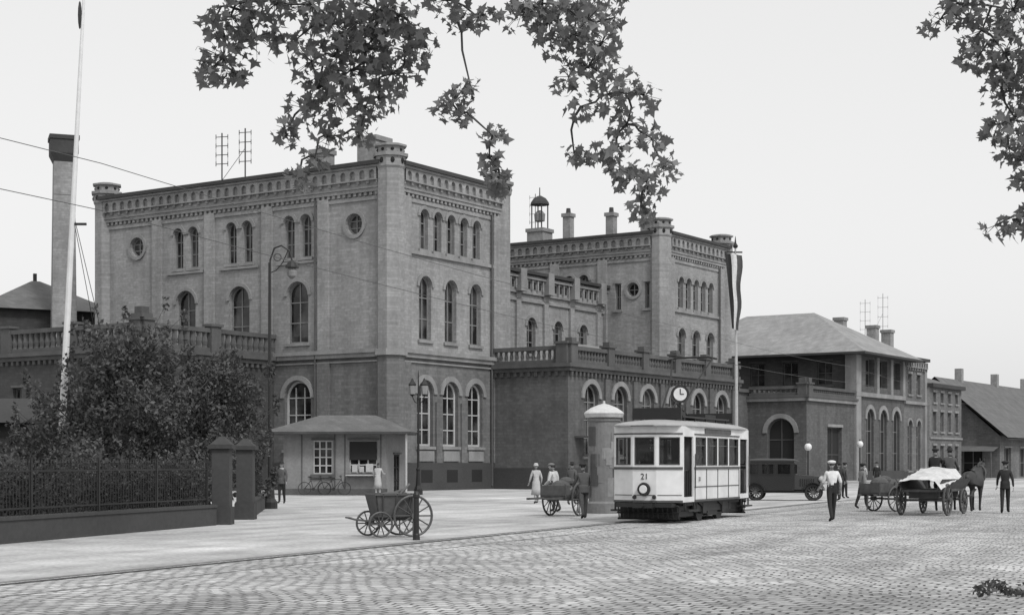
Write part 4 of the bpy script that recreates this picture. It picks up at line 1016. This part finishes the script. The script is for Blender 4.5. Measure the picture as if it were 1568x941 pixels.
wa=math.atan2(.86,.51);wx,wy_=14.3,53.6;cx_,sx_=cos(wa),sin(wa)
wagon(wx,wy_,wa)
def WA(a,o): return (wx+cx_*a-sx_*o, wy_+sx_*a+cx_*o)
X,Yy=WA(3.1,.45);horse('horse',X,Yy,wa,.06,.12)
X,Yy=WA(3.1,-.5);horse('horse',X,Yy,wa-.05,.14,-.1)
X,Yy=WA(1.05,.25);person('wagon_driver',X,Yy,math.degrees(wa)-90,1.7,top='cloth',bot='suit',hat='cap',legs=((80,75),(75,80)),arms=((40,30),(35,35)),seat=1.27)
X,Yy=WA(1.05,-.25);person('wagon_passenger',X,Yy,math.degrees(wa)-80,1.7,top='suit',bot='cloth',hat='brim',legs=((80,75),(75,80)),arms=((20,40),(25,35)),seat=1.27)
X,Yy=WA(2.6,-1.75);person('man_in_suit',X,Yy,-20,1.78,top='cloth',bot='cloth',hat='cap',legs=((14,5),(-14,8)))
person('carter',13.4,60.5,-70,1.7,top='suitL',bot='cloth',hat='cap',legs=((14,5),(-14,8)))

# ------------------------------------------------------------------ car
car=empty('parked_car',(12.7,74,.01),rad(-14));g=G()
def carT(p0,p1,ops,z0,z1):
    T,L=seg(p0,p1);facade(g,T,0,L,z0,z1,ops(L),wall=0,glass=2,frame=0,depth=.03,fw=.03,hood=0,bars=(0,0));return T,L
hw=.68
carT((-1.75,-hw),(.55,-hw),lambda L:[('rect',.42,.5,1.2,1.7),('rect',1.08,.58,1.2,1.7),('rect',1.82,.62,1.2,1.7)],.45,1.82)
T,L=seg((.55,hw),(-1.75,hw));facade(g,T,0,L,.45,1.82,[('rect',.48,.62,1.2,1.7),('rect',1.22,.58,1.2,1.7),('rect',1.88,.5,1.2,1.7)],wall=0,glass=2,frame=0,depth=.03,fw=.03,hood=0,bars=(0,0))
carT((.55,-hw),(.55,hw),lambda L:[('rect',L/2,1.15,1.2,1.7)],.45,1.82)
carT((-1.75,hw),(-1.75,-hw),lambda L:[('rect',L/2,.8,1.25,1.65)],.45,1.82)
K=8;vs=[]
for x,k_ in ((-1.85,0),(-1.7,.6),(-1.2,1),(0,1),(.5,.8),(.72,0)):
    for j in range(K+1): q=pi*j/K;vs.append((x,(hw+.03)*cos(q),1.82+.12*k_*sin(q)))
g.add(vs,[(i*(K+1)+j,i*(K+1)+j+1,(i+1)*(K+1)+j+1,(i+1)*(K+1)+j) for i in range(5) for j in range(K)],1)
g.hexa([(.55,-.5,.5),(1.72,-.33,.5),(1.72,.33,.5),(.55,.5,.5),(.55,-.45,1.2),(1.72,-.28,1.1),(1.72,.28,1.1),(.55,.45,1.2)],0)
g.box(1.72,1.8,-.32,.32,.45,1.14,3);g.box(1.795,1.805,-.26,.26,.55,1.05,1)
for i in range(7): g.box(.8+.1*i,.83+.1*i,-.5+.014*i,-.44+.014*i,.65,1.0,1)
def fender(xc,y0,y1,r,a0,a1):
    vs=[];k=10
    for i in range(k+1):
        q=rad(a0+(a1-a0)*i/k);vs+=[(xc+r*cos(q),y0,.36+r*sin(q)),(xc+r*cos(q),y1,.36+r*sin(q)),(xc+(r+.03)*cos(q),y1,.36+(r+.03)*sin(q)),(xc+(r+.03)*cos(q),y0,.36+(r+.03)*sin(q))]
    g.add(vs,[(4*i+j,4*i+(j+1)%4,4*i+4+(j+1)%4,4*i+4+j) for i in range(k) for j in range(4)],1)
for s in (-1,1):
    fender(1.4,s*.5,s*.82,.46,20,165);fender(-1.25,s*.55,s*.82,.46,10,175)
    g.box(-.85,.95,s*.82 if s<0 else s*.55,s*.55 if s<0 else s*.82,.36,.4,1)
    for x in (1.4,-1.25):
        g.wheel((x,s*.68,.37),.31,'y',12,4,.03,.08);g.tube([(x+.33*cos(q),s*.68,.37+.33*sin(q)) for q in [2*pi*i/24 for i in range(24)]],.06,8,5,closed=True)
    g.ell((1.75,s*.45,.98),(.12,.13,.13),3,12,8);g.tube([(1.6,s*.45,.5),(1.72,s*.45,.9)],.025,5,1)
g.tube([(1.95,-.75,.5),(1.98,0,.5),(1.95,.75,.5)],.03,6,3);g.box(1.7,1.95,-.35,-.3,.46,.52,1);g.box(1.7,1.95,.3,.35,.46,.52,1)
g.box(-1.7,1.6,-.4,.4,.34,.5,1);g.tube([(-1.95,-.68,.5),(-1.95,.68,.5)],.03,6,3)
g.split(car,{0:('body',M['carp']),1:('roof_and_fenders',M['black']),2:('windows',M['glassT']),3:('brightwork',M['frame']),4:('wheel_spokes',M['wood']),5:('tyres',M['tyre'])})

def bike(x,y,rz,tilt):
    g=G()
    for xx in (-.52,.52):
        g.tube([(xx+.34*cos(q),0,.36+.34*sin(q)) for q in [2*pi*i/24 for i in range(24)]],.02,5,0,closed=True)
        for i in range(12): q=2*pi*i/12;g.tube([(xx,0,.36),(xx+.33*cos(q),0,.36+.33*sin(q))],.003,3,0,cap=False)
    for A,B in (((-.52,0,.36),(-.05,0,.33)),((-.05,0,.33),(-.2,0,.85)),((-.2,0,.85),(.36,0,.85)),((.36,0,.85),(-.05,0,.33)),((-.52,0,.36),(-.17,0,.78)),((.52,0,.36),(.36,0,.85)),((.36,0,.85),(.33,0,1.02)),((-.2,0,.85),(-.22,0,.97))): g.tube([A,B],.018,5)
    g.tube([(.25,-.25,1.0),(.36,-.1,1.04),(.36,.1,1.04),(.25,.25,1.0)],.015,5);g.ell((-.24,0,.99),(.13,.07,.03),0,8,5);g.lathe([(.09,-.01),(.09,.01)],(-.05,0,.33),12,0,Matrix.Rotation(pi/2,3,'X'))
    g.xf(Matrix.Rotation(tilt,4,'X'));g.obj('bicycle',M['black'],loc=(x,y,.02),rz=rz)
bike(-10.6,84.8,.1,-.15);bike(-9.5,84.6,.0,-.13)

# ------------------------------------------------------------------ light, sky, camera
az=Vector((.541,-.841));el=rad(50)
S=Vector((az.x*cos(el),az.y*cos(el),sin(el)))
ld=bpy.data.lights.new('sun','SUN');ld.energy=2.1;ld.angle=rad(12);ld.color=(1,.998,.994)
lo=bpy.data.objects.new('sun',ld);COL.objects.link(lo);lo.rotation_euler=(-S).to_track_quat('-Z','Y').to_euler()
w=bpy.data.worlds.new('World');sc.world=w;w.use_nodes=True;nt=w.node_tree;N=nt.nodes;L=nt.links
bg=N['Background'];sky=N.new('ShaderNodeTexSky');sky.sky_type='NISHITA';sky.sun_disc=False;sky.sun_elevation=el;sky.sun_rotation=math.atan2(az.x,az.y)
sky.dust_density=4;sky.air_density=1.2
bw=N.new('ShaderNodeRGBToBW');L.new(sky.outputs[0],bw.inputs[0])
ma=N.new('ShaderNodeMath');ma.operation='MULTIPLY_ADD';ma.inputs[1].default_value=.55;ma.inputs[2].default_value=5.5;L.new(bw.outputs[0],ma.inputs[0])
L.new(ma.outputs[0],bg.inputs['Color']);bg.inputs['Strength'].default_value=.12
cd=bpy.data.cameras.new('camera');co=bpy.data.objects.new('camera',cd);COL.objects.link(co);sc.camera=co
co.location=(0,0,1.75);co.rotation_euler=(pi/2,0,0);cd.sensor_width=36;cd.lens=55.6;cd.shift_y=.1515;cd.clip_end=3000;cd.clip_start=.1
sc.view_settings.view_transform='Standard';sc.view_settings.look='None';sc.view_settings.exposure=0
